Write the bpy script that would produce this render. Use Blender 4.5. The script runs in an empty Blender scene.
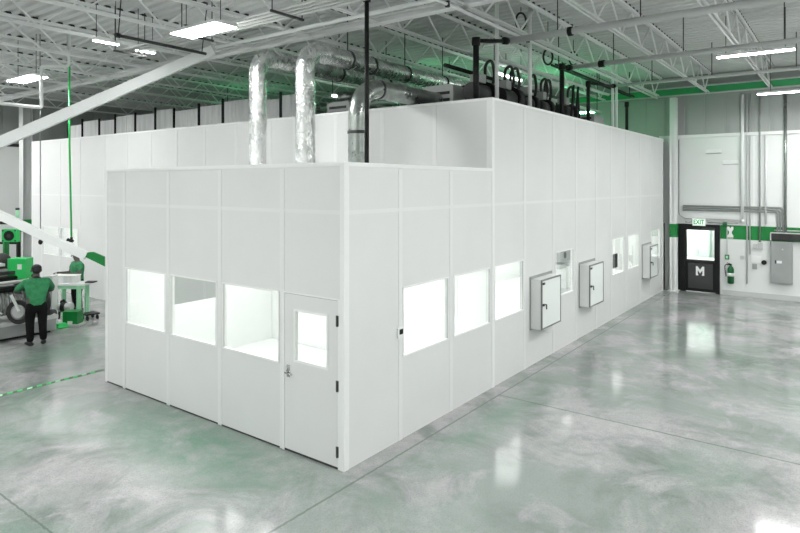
import bpy, bmesh, math, random
from mathutils import Vector, Matrix
random.seed(7)
sc = bpy.context.scene
COL = sc.collection
PI = math.pi

# ------------------------------------------------------------------ materials
def mat(name, col, rough=0.5, metal=0.0, emit=None, estr=0.0, spec=0.5):
    m = bpy.data.materials.new(name); m.use_nodes = True
    b = m.node_tree.nodes['Principled BSDF']
    b.inputs['Base Color'].default_value = (*col, 1)
    b.inputs['Roughness'].default_value = rough
    b.inputs['Metallic'].default_value = metal
    b.inputs['Specular IOR Level'].default_value = spec
    if emit:
        b.inputs['Emission Color'].default_value = (*emit, 1)
        b.inputs['Emission Strength'].default_value = estr
    return m

def noisy(name, c1, c2, scale=3.0, rough=(0.4, 0.6), metal=0.0, bump=0.0, bscale=30.0, stretch=(1, 1, 1), spec=0.5, lo=0.35, hi=0.65):
    m = mat(name, c1, rough[0], metal, spec=spec)
    nt = m.node_tree; N = nt.nodes; L = nt.links
    b = N['Principled BSDF']
    tc = N.new('ShaderNodeTexCoord'); mp = N.new('ShaderNodeMapping')
    mp.inputs['Scale'].default_value = stretch
    L.new(tc.outputs['Object'], mp.inputs[0])
    n = N.new('ShaderNodeTexNoise'); n.inputs['Scale'].default_value = scale; n.inputs['Detail'].default_value = 5
    L.new(mp.outputs[0], n.inputs['Vector'])
    r = N.new('ShaderNodeMapRange'); r.inputs[1].default_value = lo; r.inputs[2].default_value = hi
    L.new(n.outputs[0], r.inputs[0])
    mx = N.new('ShaderNodeMix'); mx.data_type = 'RGBA'
    mx.inputs[6].default_value = (*c1, 1); mx.inputs[7].default_value = (*c2, 1)
    L.new(r.outputs[0], mx.inputs[0]); L.new(mx.outputs[2], b.inputs['Base Color'])
    rr = N.new('ShaderNodeMapRange'); rr.inputs[3].default_value = rough[0]; rr.inputs[4].default_value = rough[1]
    L.new(r.outputs[0], rr.inputs[0]); L.new(rr.outputs[0], b.inputs['Roughness'])
    if bump:
        n2 = N.new('ShaderNodeTexNoise'); n2.inputs['Scale'].default_value = bscale; n2.inputs['Detail'].default_value = 4
        L.new(mp.outputs[0], n2.inputs['Vector'])
        bp = N.new('ShaderNodeBump'); bp.inputs['Strength'].default_value = bump; bp.inputs['Distance'].default_value = 0.02
        L.new(n2.outputs[0], bp.inputs['Height']); L.new(bp.outputs[0], b.inputs['Normal'])
    return m

def glass(name, tint=(0.975, 0.985, 0.978), refl=0.08):
    m = bpy.data.materials.new(name); m.use_nodes = True
    nt = m.node_tree; N = nt.nodes; L = nt.links
    for n in list(N): N.remove(n)
    o = N.new('ShaderNodeOutputMaterial'); t = N.new('ShaderNodeBsdfTransparent'); g = N.new('ShaderNodeBsdfGlossy')
    t.inputs[0].default_value = (*tint, 1); g.inputs['Roughness'].default_value = 0.02
    lw = N.new('ShaderNodeLayerWeight'); lw.inputs[0].default_value = 0.5
    pw = N.new('ShaderNodeMath'); pw.operation = 'POWER'; pw.inputs[1].default_value = 4.0
    f = N.new('ShaderNodeMapRange'); f.inputs[3].default_value = 0.03; f.inputs[4].default_value = 0.7
    L.new(lw.outputs['Facing'], pw.inputs[0]); L.new(pw.outputs[0], f.inputs[0])
    mx = N.new('ShaderNodeMixShader')
    L.new(f.outputs[0], mx.inputs[0]); L.new(t.outputs[0], mx.inputs[1]); L.new(g.outputs[0], mx.inputs[2])
    L.new(mx.outputs[0], o.inputs[0])
    return m

M = {}
M['panel'] = noisy('white_panel', (0.765, 0.775, 0.768), (0.735, 0.745, 0.738), 0.6, (0.38, 0.5), bump=0.02, bscale=60)
M['batten'] = mat('white_batten', (0.795, 0.805, 0.798), 0.4)
M['trimw'] = mat('white_trim', (0.86, 0.87, 0.86), 0.35)
M['inner'] = mat('inner_white', (0.88, 0.90, 0.885), 0.5)
M['innerfloor'] = mat('inner_floor', (0.80, 0.82, 0.81), 0.25)
M['glass'] = glass('window_glass')
M['gasket'] = mat('dark_gasket', (0.16, 0.18, 0.17), 0.5)
M['framegrey'] = mat('frame_grey', (0.20, 0.21, 0.205), 0.4)
M['chrome'] = mat('chrome', (0.6, 0.6, 0.6), 0.2, 1.0)
M['darkmetal'] = mat('dark_metal', (0.06, 0.065, 0.06), 0.4, 0.5)
M['black'] = mat('black_paint', (0.009, 0.010, 0.0095), 0.55, spec=0.3)
M['softblack'] = mat('soft_black', (0.02, 0.022, 0.021), 0.7)
M['rubber'] = mat('rubber', (0.015, 0.016, 0.015), 0.6)
M['grey'] = noisy('grey_enamel', (0.36, 0.38, 0.37), (0.31, 0.33, 0.32), 2, (0.4, 0.5))
M['lgrey'] = mat('light_grey_enamel', (0.56, 0.58, 0.57), 0.45)
M['dgrey'] = noisy('dark_grey_enamel', (0.035, 0.038, 0.036), (0.02, 0.022, 0.021), 3, (0.4, 0.6))
M['steel'] = noisy('painted_steel', (0.86, 0.87, 0.865), (0.80, 0.81, 0.805), 1.2, (0.45, 0.6))
M['deck'] = noisy('roof_deck', (0.66, 0.67, 0.665), (0.59, 0.60, 0.595), 0.5, (0.5, 0.65), stretch=(1, 0.25, 1))
M['foil'] = noisy('foil_duct', (0.80, 0.82, 0.81), (0.55, 0.57, 0.56), 9, (0.16, 0.34), 0.92, 0.9, 22, (1, 1, 0.6))
M['spiral'] = noisy('galvanised_duct', (0.36, 0.39, 0.37), (0.27, 0.30, 0.28), 6, (0.25, 0.4), 0.9, 0.15, 14)
M['greenp'] = noisy('green_paint', (0.005, 0.24, 0.045), (0.004, 0.19, 0.035), 3, (0.4, 0.5))
M['greenb'] = mat('bright_green', (0.02, 0.55, 0.12), 0.45)
M['greenpale'] = mat('pale_green', (0.36, 0.72, 0.46), 0.5)
M['locker'] = mat('locker_green', (0.62, 0.80, 0.68), 0.5)
M['greend'] = mat('deep_green', (0.004, 0.12, 0.03), 0.4)
M['shirt'] = noisy('green_shirt', (0.035, 0.25, 0.10), (0.025, 0.19, 0.075), 14, (0.8, 0.9))
M['trouser'] = noisy('black_cloth', (0.004, 0.0045, 0.0045), (0.007, 0.0075, 0.007), 20, (0.9, 0.95), spec=0.2)
M['skin'] = mat('skin', (0.10, 0.085, 0.075), 0.55)
M['hair'] = mat('hair', (0.006, 0.006, 0.006), 0.6)
M['white'] = mat('white_paint', (0.83, 0.85, 0.84), 0.4)
M['text'] = mat('white_lettering', (0.9, 0.92, 0.9), 0.5)
M['gtext'] = mat('green_lettering', (0.0, 0.35, 0.06), 0.5)
M['conc'] = mat('block_wall', (0.68, 0.71, 0.69), 0.6)
M['sheet'] = noisy('clear_sheet', (0.93, 0.94, 0.935), (0.72, 0.74, 0.73), 5, (0.25, 0.4), stretch=(1, 1, 0.1))
M['tube'] = mat('lamp_lens', (0.9, 0.9, 0.9), 0.4, emit=(1.0, 1.0, 0.99), estr=36.0)
M['tubei'] = mat('inner_lamp_lens', (0.9, 0.9, 0.9), 0.4, emit=(1.0, 1.0, 0.99), estr=1.3)
M['tubel'] = mat('low_module_lamp_lens', (0.9, 0.9, 0.9), 0.4, emit=(1.0, 1.0, 0.99), estr=1.95)
M['tubev'] = mat('vestibule_lamp_lens', (0.9, 0.9, 0.9), 0.4, emit=(1.0, 1.0, 0.99), estr=5.0)
M['tubeh'] = mat('added_dim_green_lens', (0.8, 0.9, 0.8), 0.4, emit=(0.2, 1.0, 0.42), estr=13.0)
M['tubeg'] = mat('added_green_lens', (0.8, 0.9, 0.8), 0.4, emit=(0.16, 1.0, 0.38), estr=30.0)
M['tubew'] = mat('white_strip_lens', (0.9, 0.9, 0.9), 0.4, emit=(0.9, 1.0, 0.94), estr=5.0)
M['exit'] = mat('exit_face', (0.85, 0.95, 0.88), 0.4, emit=(0.75, 1.0, 0.82), estr=0.25)

# ------------------------------------------------------------------ mesh builder
class MB:
    def __init__(s): s.bm = bmesh.new()
    def box(s, x0, y0, z0, x1, y1, z1, bev=0.0):
        x0, x1 = min(x0, x1), max(x0, x1); y0, y1 = min(y0, y1), max(y0, y1); z0, z1 = min(z0, z1), max(z0, z1)
        v = [s.bm.verts.new(p) for p in ((x0,y0,z0),(x1,y0,z0),(x1,y1,z0),(x0,y1,z0),(x0,y0,z1),(x1,y0,z1),(x1,y1,z1),(x0,y1,z1))]
        fs = [s.bm.faces.new([v[i] for i in f]) for f in ((3,2,1,0),(4,5,6,7),(0,1,5,4),(1,2,6,5),(2,3,7,6),(3,0,4,7))]
        if bev:
            es = list({e for f in fs for e in f.edges})
            bmesh.ops.bevel(s.bm, geom=es, offset=bev, segments=2, affect='EDGES', profile=0.5)
        return s
    def quad(s, *p):
        s.bm.faces.new([s.bm.verts.new(q) for q in p]); return s
    def ring(s, c, u, w, r, n):
        return [s.bm.verts.new(c + (u*math.cos(2*PI*i/n) + w*math.sin(2*PI*i/n))*r) for i in range(n)]
    def tube(s, pts, r, n=10, cap=True, closed=False):
        pts = [Vector(p) for p in pts]
        rs = r if isinstance(r, (list, tuple)) else [r]*len(pts)
        d0 = (pts[1]-pts[0]).normalized()
        up = Vector((0,0,1)) if abs(d0.z) < 0.9 else Vector((1,0,0))
        u = d0.cross(up).normalized(); rings = []
        for i, p in enumerate(pts):
            if i == 0: d = pts[1]-pts[0]
            elif i == len(pts)-1: d = pts[-1]-pts[-2]
            else: d = (pts[i+1]-p).normalized() + (p-pts[i-1]).normalized()
            d.normalize()
            u = (u - d*u.dot(d)).normalized(); w = d.cross(u)
            rings.append(s.ring(p, u, w, rs[i], n))
        for a, b in zip(rings, rings[1:]):
            for i in range(n):
                f = s.bm.faces.new((a[i], a[(i+1)%n], b[(i+1)%n], b[i])); f.smooth = True
        if cap:
            s.bm.faces.new(rings[0][::-1]); s.bm.faces.new(rings[-1])
        return s
    def bar(s, a, b, w, h):
        a, b = Vector(a), Vector(b); d = (b-a).normalized()
        up = Vector((0,0,1)) if abs(d.z) < 0.95 else Vector((0,1,0))
        u = d.cross(up).normalized(); v = u.cross(d).normalized()
        q = []
        for p in (a, b):
            q += [s.bm.verts.new(p + u*(i*w/2) + v*(j*h/2)) for i, j in ((-1,-1),(1,-1),(1,1),(-1,1))]
        for f in ((0,1,2,3),(7,6,5,4),(0,4,5,1),(1,5,6,2),(2,6,7,3),(3,7,4,0)):
            s.bm.faces.new([q[i] for i in f])
        return s
    def prism(s, poly, ext):
        ext = Vector(ext)
        a = [s.bm.verts.new(p) for p in poly]; b = [s.bm.verts.new(Vector(p)+ext) for p in poly]
        n = len(a); s.bm.faces.new(a[::-1]); s.bm.faces.new(b)
        for i in range(n): s.bm.faces.new((a[i], a[(i+1)%n], b[(i+1)%n], b[i]))
        return s
    def sphere(s, c, r, sx=1, sy=1, sz=1, seg=16):
        mtx = Matrix.Translation(c) @ Matrix.Diagonal((sx, sy, sz, 1))
        res = bmesh.ops.create_uvsphere(s.bm, u_segments=seg, v_segments=seg//2+2, radius=r, matrix=mtx)
        for v in res['verts']:
            for f in v.link_faces: f.smooth = True
        return s
    def build(s, name, m, parent=None):
        bmesh.ops.recalc_face_normals(s.bm, faces=s.bm.faces[:])
        me = bpy.data.meshes.new(name); s.bm.to_mesh(me); s.bm.free()
        me.materials.append(M[m] if isinstance(m, str) else m)
        o = bpy.data.objects.new(name, me); COL.objects.link(o)
        if parent is not None:
            o.parent = parent
            o.matrix_parent_inverse = Matrix.Translation(parent.location).inverted() if parent.type == 'EMPTY' else Matrix()
        return o

def tag(o, label, cat, group=None):
    o['label'] = label; o['category'] = cat
    if group: o['group'] = group
    return o
def thing(name, loc, label, cat, group=None):
    o = bpy.data.objects.new(name, None); COL.objects.link(o); o.location = loc; o.empty_display_size = 0.1
    return tag(o, label, cat, group)
def struct(o): o['kind'] = 'structure'; return o
def copy_tree(o, parent=None):
    c = o.copy(); COL.objects.link(c)
    if parent is not None: c.parent = parent
    for ch in list(o.children): copy_tree(ch, c)
    return c
def bend(pts, r, n=6):
    """polyline with its corners rounded"""
    pts = [Vector(p) for p in pts]; out = [pts[0]]
    for a, p, b in zip(pts, pts[1:], pts[2:]):
        d1 = (a-p).normalized(); d2 = (b-p).normalized(); rr = min(r, (a-p).length*0.49, (b-p).length*0.49)
        s, e = p+d1*rr, p+d2*rr
        for i in range(n+1):
            t = i/n; out.append(s*(1-t)**2 + p*2*t*(1-t) + e*t*t)
    out.append(pts[-1]); return out

def text(body, size, m, parent, mtx, name='lettering', sx=1.0, thick=0.004):
    cu = bpy.data.curves.new(name, 'FONT'); cu.body = body; cu.size = size; cu.align_x = 'CENTER'; cu.align_y = 'CENTER'
    cu.extrude = thick; cu.materials.append(M[m]); cu.offset = size*0.02
    t = bpy.data.objects.new(name+'_curve', cu); COL.objects.link(t)
    bpy.context.view_layer.update()
    me = bpy.data.meshes.new_from_object(t.evaluated_get(bpy.context.evaluated_depsgraph_get()))
    bpy.data.objects.remove(t)
    me.transform(mtx @ Matrix.Diagonal((sx, 1, 1, 1)))
    o = bpy.data.objects.new(name, me); COL.objects.link(o); o.parent = parent
    o.matrix_parent_inverse = Matrix.Translation(parent.location).inverted() if parent.type == 'EMPTY' else Matrix()
    return o
# text facing -X : reading direction is -Y, up is Z
def face_minus_x(x, y, z):
    return Matrix(((0,0,-1,x),(-1,0,0,y),(0,1,0,z),(0,0,0,1)))

# ------------------------------------------------------------------ camera
cam = bpy.data.cameras.new('camera'); co = bpy.data.objects.new('camera', cam); COL.objects.link(co)
co.location = (-5.559, -5.001, 3.55); co.rotation_euler = (PI/2, 0, math.radians(36.67-90))
cam.sensor_width = 36; cam.lens = 603/800*36; cam.shift_y = -82/800; cam.clip_end = 200
sc.camera = co
def D(t, px, py):
    a = (px-400)/603; b = (184.5-py)/603
    return Vector((-5.559 + t*(.8021+a*.5972), -5.001 + t*(.5972-a*.8021), 3.55 + t*b))

# ------------------------------------------------------------------ hall shell
BX, LY, RX, RY = 16.3, 22.2, -14.0, -14.0
DZ = 7.17
# floor material
def floor_mat():
    m = mat('polished_concrete', (0.6, 0.6, 0.6), 0.15, spec=0.5)
    nt = m.node_tree; N = nt.nodes; L = nt.links; b = N['Principled BSDF']
    tc = N.new('ShaderNodeTexCoord')
    def noise(scale, det=5, dist=0.0, rough=0.6):
        n = N.new('ShaderNodeTexNoise'); n.inputs['Scale'].default_value = scale; n.inputs['Detail'].default_value = det
        n.inputs['Distortion'].default_value = dist; n.inputs['Roughness'].default_value = rough
        L.new(tc.outputs['Object'], n.inputs['Vector']); return n.outputs[0]
    def rng(v, a, c, d=0.0, e=1.0):
        r = N.new('ShaderNodeMapRange'); r.inputs[1].default_value = a; r.inputs[2].default_value = c
        r.inputs[3].default_value = d; r.inputs[4].default_value = e; L.new(v, r.inputs[0]); return r.outputs[0]
    def math_(op, a, c):
        n = N.new('ShaderNodeMath'); n.operation = op
        for i, x in enumerate((a, c)):
            if isinstance(x, (int, float)): n.inputs[i].default_value = x
            else: L.new(x, n.inputs[i])
        return n.outputs[0]
    def mix(f, a, c, mode='MIX'):
        n = N.new('ShaderNodeMix'); n.data_type = 'RGBA'; n.blend_type = mode
        if isinstance(f, (int, float)): n.inputs[0].default_value = f
        else: L.new(f, n.inputs[0])
        for i, x in ((6, a), (7, c)):
            if isinstance(x, tuple): n.inputs[i].default_value = (*x, 1)
            else: L.new(x, n.inputs[i])
        return n.outputs[2]
    sep = N.new('ShaderNodeSeparateXYZ'); L.new(tc.outputs['Object'], sep.inputs[0])
    X, Y = sep.outputs[0], sep.outputs[1]
    big = noise(0.32, 6, 0.8); mid = noise(0.9, 9, 0.5, 0.68); fine = noise(7, 8, 0.3, 0.7); speck = noise(45, 4)
    c = mix(rng(big, 0.42, 0.58), (0.42, 0.41, 0.415), (0.26, 0.30, 0.278))
    c = mix(rng(mid, 0.48, 0.64, 0, 0.9), c, (0.17, 0.205, 0.187))
    c = mix(rng(noise(0.75, 7, 1.0, 0.65), 0.50, 0.64, 0, 0.8), c, (0.48, 0.46, 0.475))
    # greener stained patches in the slab
    def blot(cx, cy, rx, ry, amt):
        dx = math_('DIVIDE', math_('SUBTRACT', X, cx), rx); dy = math_('DIVIDE', math_('SUBTRACT', Y, cy), ry)
        d = math_('SQRT', math_('ADD', math_('MULTIPLY', dx, dx), math_('MULTIPLY', dy, dy)), 0)
        d = math_('ADD', d, rng(noise(0.9, 5, 0.5), 0.2, 0.8, -0.5, 0.5))
        return math_('MULTIPLY', rng(d, 1.0, 0.3, 0, amt), rng(mid, 0.38, 0.58, 0.25, 1.0))
    for (cx, cy, rx, ry, amt) in ((-0.6, 2.2, 1.1, 3.4, 0.95), (2.5, -0.7, 3.6, 0.6, 0.6), (0.2, 8.4, 2.5, 1.3, 0.5), (-0.6, -1.6, 1.2, 0.9, 0.5), (2.8, -3.6, 0.9, 0.8, 0.5), (-2.4, 4.6, 1.6, 1.4, 0.55), (-3.2, 1.6, 0.8, 1.0, 0.5), (6.0, -4.6, 1.5, 0.9, 0.35), (4.5, -2.2, 1.0, 0.7, 0.25)):
        c = mix(blot(cx, cy, rx, ry, amt), c, (0.115, 0.26, 0.175))
    c = mix(rng(fine, 0.42, 0.72, 0, 0.55), c, (0.25, 0.27, 0.26))
    c = mix(rng(speck, 0.50, 0.72, 0, 0.5), c, (0.14, 0.155, 0.15))
    # saw-cut joints
    def line(v, at, w):
        return math_('LESS_THAN', math_('ABSOLUTE', math_('ADD', math_('SUBTRACT', v, at), rng(noise(14, 4), 0.2, 0.8, -0.012, 0.012)), 0), w)
    j = math_('MAXIMUM', line(Y, -0.265, 0.016), math_('MULTIPLY', line(X, 3.6, 0.018), math_('LESS_THAN', Y, -0.265)))
    j = math_('MAXIMUM', j, line(X, -2.75, 0.012))
    c = mix(math_('MULTIPLY', j, 0.7), c, (0.11, 0.14, 0.125))
    L.new(c, b.inputs['Base Color'])
    L.new(rng(mid, 0.3, 0.7, 0.06, 0.15), b.inputs['Roughness'])
    bp = N.new('ShaderNodeBump'); bp.inputs['Strength'].default_value = 0.03; bp.inputs['Distance'].default_value = 0.01
    L.new(noise(2.5, 3), bp.inputs['Height']); L.new(bp.outputs[0], b.inputs['Normal'])
    return m
M['floor'] = floor_mat()
struct(MB().box(RX, RY, -0.2, BX+4, LY+0.2, 0).build('floor', 'floor'))

# ribbed metal roof deck
d = MB(); p = 0.26; x = RX; prof = []
while x < BX+0.3:
    prof += [(x, DZ), (x+0.09, DZ), (x+0.12, DZ+0.055), (x+0.23, DZ+0.055)]; x += p
for (xa, za), (xb, zb) in zip(prof, prof[1:]):
    d.quad((xa, RY, za), (xb, RY, zb), (xb, LY+0.2, zb), (xa, LY+0.2, za))
d.box(RX, RY, DZ+0.06, BX+0.3, LY+0.2, DZ+0.1)
struct(d.build('ceiling', 'deck'))

def wallmat():
    m = noisy('wall_sheet', (0.40, 0.42, 0.41), (0.36, 0.38, 0.37), 0.5, (0.5, 0.6))
    return m
M['wallgrey'] = wallmat()
M['wallwhite'] = noisy('wall_liner', (0.80, 0.82, 0.81), (0.76, 0.785, 0.77), 0.5, (0.45, 0.6))
# wall_back (x = BX), an opening for the black door
WT = 0.25
w = MB()
DY0, DY1, DH = -0.40, -1.65, 2.24
w.box(BX, DY0, 0, BX+WT, LY, 5.15); w.box(BX, RY, 0, BX+WT, DY1, 5.15); w.box(BX, DY1, DH, BX+WT, DY0, 5.15)
struct(w.build('wall_back', 'wallwhite'))
w = MB().box(BX+0.04, RY, 5.15, BX+WT, LY, DZ+0.1)
y = RY
while y < LY:
    w.box(BX+0.0, y, 5.15, BX+0.05, y+0.5, DZ); y += 0.61
struct(w.build('wall_back_upper', 'wallgrey'))
w = MB().box(RX, LY, 0, BX, LY+WT, 5.15); struct(w.build('wall_left', 'wallwhite'))
w = MB().box(RX, LY+0.04, 5.15, BX, LY+WT, DZ+0.1)
x = RX
while x < BX:
    w.box(x, LY, 5.15, x+0.5, LY+0.05, DZ); x += 0.61
struct(w.build('wall_left_upper', 'wallgrey'))
struct(MB().box(RX-WT, RY, 0, RX, LY, DZ+0.1).build('wall_rear', 'wallwhite'))
struct(MB().box(RX, RY-WT, 0, BX, RY, DZ+0.1).build('wall_right', 'wallwhite'))
# trims
struct(MB().box(BX-0.012, RY, 1.80, BX-0.001, -1.66, 2.24).build('trim_1', 'greenp'))
struct(MB().box(BX-0.06, RY, 5.10, BX-0.001, 0.2, 5.20).build('trim_2', 'trimw'))
struct(MB().box(RX, LY-0.06, 5.08, BX, LY-0.001, 5.2).build('trim_3', 'softblack'))
struct(MB().box(BX-0.03, RY, 0, BX-0.001, -1.72, 0.16).build('baseboard_back', 'lgrey'))
# vertical liner seams
for i, yy in enumerate((-2.6, -3.9, -5.4)):
    struct(MB().box(BX-0.010, yy-0.02, 2.26, BX-0.001, yy+0.02, 5.08).build('trim_%d' % (4+i), 'trimw'))

# joists (along X) and girders (along Y)
def joist(y, x0=-13.5, x1=16.2):
    zb, zt = 6.5, DZ-0.001
    m = MB()
    for s in (-1, 1):
        m.box(x0, y+s*0.02, zb, x1, y+s*0.06, zb+0.008); m.box(x0, y+s*0.018, zb, x1, y+s*0.026, zb+0.05)
        m.box(x0, y+s*0.02, zt-0.008, x1, y+s*0.065, zt); m.box(x0, y+s*0.018, zt-0.055, x1, y+s*0.026, zt)
    x = x0; up = False; st = 0.72
    while x < x1-st:
        a = (x, y, zt-0.03 if up else zb+0.03); b = (x+st, y, zb+0.03 if up else zt-0.03)
        m.bar(a, b, 0.028, 0.028); x += st; up = not up
    o = struct(m.build('joist_beam', 'steel'))
    k = MB(); x = RX+0.12      # dark boxes standing in for the shade in the deck flutes
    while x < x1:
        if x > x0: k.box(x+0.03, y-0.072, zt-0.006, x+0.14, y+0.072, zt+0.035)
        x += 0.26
    c = k.build('joist_flute_shade_trim', 'dgrey'); c.parent = o; struct(c)
    return o
JY = [-11.5, -9.9, -8.3, -6.6, -4.9, -3.1, -1.38, 0.12, 1.9, 3.65, 5.4, 7.2, 9.3, 11.4, 13.4, 15.4, 17.4, 19.6]
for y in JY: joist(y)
def girder(x, zb, zt, fw=0.16, y0=-13.5, y1=22.1, m='steel', mb=None):
    b = MB()
    b.box(x-fw/2, y0, zb, x+fw/2, y1, zb+0.02); b.box(x-fw/2, y0, zt-0.02, x+fw/2, y1, zt)
    b.box(x-0.008, y0, zb+0.02, x+0.008, y1, zt-0.02)
    return struct(b.build('girder_beam', m))
girder(3.1, 6.5, 6.62, 0.2)
girder(-6.4, 6.5, 6.75, 0.2)
g = girder(15.8, 6.46, 6.74, 0.16, m='lgrey')
struct(MB().box(15.78, -13.5, 6.50, 15.789, 22.1, 6.70).build('trim_7', mat('beam_green', (0.03, 0.33, 0.11), 0.5)))
# ridge cross bracing rods
for a, b in (((-0.3, 9.3, 7.05), (3.0, 12.9, 6.52)), ((-2.2, 9.3, 7.05), (1.6, 13.3, 6.52))):
    struct(MB().tube([a, b], 0.03, 8).build('brace_beam', 'steel'))
# columns
def column(x, y, hw, zt, band=False, m='white'):
    b = MB(); t = 0.02
    b.box(x-hw, y-hw, 0, x-hw+t, y+hw, zt); b.box(x+hw-t, y-hw, 0, x+hw, y+hw, zt); b.box(x-hw, y-t/2, 0, x+hw, y+t/2, zt)
    b.box(x-hw-0.06, y-hw-0.06, 0, x+hw+0.06, y+hw+0.06, 0.02)
    o = struct(b.build('column', m))
    if band:
        k = MB(); k.box(x-hw-0.006, y-hw-0.006, 1.80, x+hw+0.006, y+hw+0.006, 2.24)
        struct(k.build('column_band_trim', 'greenp'))
    return o
column(16.08, -0.30, 0.105, 6.45, True)
cp = D(22.6, 26, 0); column(cp.x, cp.y, 0.17, 6.45, True, 'lgrey')
column(3.1, -10.5, 0.12, 6.49)
column(3.1, 21.35, 0.12, 6.49)

# ------------------------------------------------------------------ cleanroom
def mapF(u, dd, z): return (dd, u, z)              # wall on x = 0, outside is -x
def mapS(u, dd, z): return (u, dd, z)              # wall on y = 0, outside is -y
def mapB(u, dd, z): return (3.85+dd, u, z)
def mbox(m, f, u0, d0, z0, u1, d1, z1, bev=0):
    a = f(u0, d0, z0); b = f(u1, d1, z1); return m.box(*a, *b, bev)
T = 0.07
WZ0, WZ1 = 1.14, 2.115
def wall(parent, f, u0, u1, ztop, seams, wins, skip=None, z0=0.0, hz=3.2):
    """panel bays between battens; each bay its own panel with the window opening cut out"""
    us = [u0] + seams + [u1]
    for a, b in zip(us, us[1:]):
        lo = MB(); inw = [w for w in wins if w[0] >= a-0.06 and w[1] <= b+0.06]
        zb = z0
        if skip and abs(a-skip[0]) < 0.05: zb = skip[1]
        top = hz if ztop > hz+0.3 else ztop
        if inw:
            w0, w1 = max(inw[0][0], a), min(inw[0][1], b)
            mbox(lo, f, a, 0, zb, b, T, WZ0); mbox(lo, f, a, 0, WZ1, b, T, top-0.004)
            if w0-a > 0.005: mbox(lo, f, a, 0, WZ0, w0, T, WZ1)
            if b-w1 > 0.005: mbox(lo, f, w1, 0, WZ0, b, T, WZ1)
        elif zb < top: mbox(lo, f, a, 0, zb, b, T, top-0.004)
        lo.build('wall_panel', 'panel', parent)
        if ztop > top: mbox(MB(), f, a, 0, max(top, z0)+0.004, b, T, ztop).build('wall_panel', 'panel', parent)
    for s in seams:
        mbox(MB(), f, s-0.042, -0.007, z0, s+0.042, 0.0, ztop-0.04).build('batten', 'batten', parent)
    if z0 < hz and ztop > hz+0.3:
        mbox(MB(), f, u0, -0.005, hz-0.025, u1, 0, hz+0.025).build('batten', 'batten', parent)
    for (a, b) in wins:
        fr = MB(); t = 0.022
        mbox(fr, f, a, -0.012, WZ0, b, T*0.6, WZ0+t); mbox(fr, f, a, -0.012, WZ1-t, b, T*0.6, WZ1)
        mbox(fr, f, a, -0.012, WZ0+t, a+t, T*0.6, WZ1-t); mbox(fr, f, b-t, -0.012, WZ0+t, b, T*0.6, WZ1-t)
        wf = fr.build('window', 'trimw', parent)
        mbox(MB(), f, a+t, 0.018, WZ0+t, b-t, 0.024, WZ1-t).build('pane', 'glass', wf)
        g = MB(); mbox(g, f, b-t-0.004, -0.0125, WZ0+t, b-t, 0.016, WZ1-t)
        g.build('gasket', 'lgrey', wf)

low = thing('cleanroom_module', (0, 0, 0), 'low white panelled cleanroom with a door and three big windows on its short side', 'cleanroom')
wall(low, mapF, 0.06, 5.75, 3.80, [1.11, 2.455, 3.785, 5.125], [(1.165, 2.39), (2.52, 3.72), (3.85, 5.07)], skip=(0.06, 2.115))
wall(low, mapS, 0.06, 3.836, 3.80, [1.165, 2.497], [(1.215, 2.415), (2.58, 3.765)])
MB().box(-0.012, -0.012, 0, 0.085, 0.06, 3.80, 0.006).build('corner_post', 'trimw', low)
MB().box(-0.012, 5.70, 0, 0.06, 5.76, 3.80, 0.006).build('corner_post', 'trimw', low)
t = MB(); t.box(-0.014, -0.014, 3.78, 0.07, 5.76, 3.83); t.box(0.0705, -0.014, 3.78, 3.83, 0.07, 3.83)
t.build('top_trim', 'trimw', low)
MB().box(0.07, 0.07, 3.70, 3.83, 5.68, 3.76).build('roof', 'panel', low)
wall(low, lambda u, dd, z: (u, 5.75-dd, z), 0.07, 3.83, 3.80, [1.165, 2.497], [(1.215, 2.415)])
r = thing('wall_socket', (3.8, 5.3, 0.3), 'small dark wall socket inside the low module near the floor corner', 'socket')
MB().box(3.815, 5.22, 0.20, 3.848, 5.32, 0.30, 0.004).build('plate', 'grey', r); MB().box(3.808, 5.25, 0.22, 3.8145, 5.29, 0.28).build('insert', 'black', r)
MB().box(0.07, 0.07, 2.98, 3.83, 5.68, 3.04).build('inner_ceiling', 'inner', low)
MB().box(0.02, 0.02, 0.001, 3.83, 5.68, 0.012).build('inner_floor', 'innerfloor', low)
MB().box(-0.004, 1.11, 0.0, 0.0, 5.7, 0.018).build('base_shadow_line', 'dgrey', low)  # dark strip painting in the shadow line at the wall foot
# door
dr = MB(); a0, a1, z0, z1 = 0.10, 1.06, 0.03, 2.10
gy0, gy1, gz0, gz1 = 0.29, 0.85, 1.24, 1.88
dr.box(-0.006, a0, z0, 0.04, a1, gz0); dr.box(-0.006, a0, gz1, 0.04, a1, z1); dr.box(-0.006, a0, gz0, 0.04, gy0, gz1); dr.box(-0.006, gy1, gz0, 0.04, a1, gz1)
door = dr.build('door', 'panel', low)
fr = MB(); fr.box(-0.014, gy0-0.03, gz0-0.03, -0.004, gy1+0.03, gz0); fr.box(-0.014, gy0-0.03, gz1, -0.004, gy1+0.03, gz1+0.03)
fr.box(-0.014, gy0-0.03, gz0, -0.004, gy0, gz1); fr.box(-0.014, gy1, gz0, -0.004, gy1+0.03, gz1)
fr.build('window_frame', 'trimw', door)
MB().box(0.012, gy0, gz0, 0.02, gy1, gz1).build('pane', 'glass', door)
for z in (0.22, 1.04, 1.85):
    h = MB(); h.box(-0.014, 0.085, z-0.065, 0.0, 0.125, z+0.065); h.tube([(-0.016, 0.105, z-0.07), (-0.016, 0.105, z+0.07)], 0.010, 8)
    h.build('hinge', 'darkmetal', door)
h = MB(); h.tube([(-0.006, 0.985, 1.06), (-0.02, 0.985, 1.06)], 0.035, 14); h.tube([(-0.02, 0.985, 1.06), (-0.07, 0.985, 1.06)], 0.012, 8)
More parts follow.
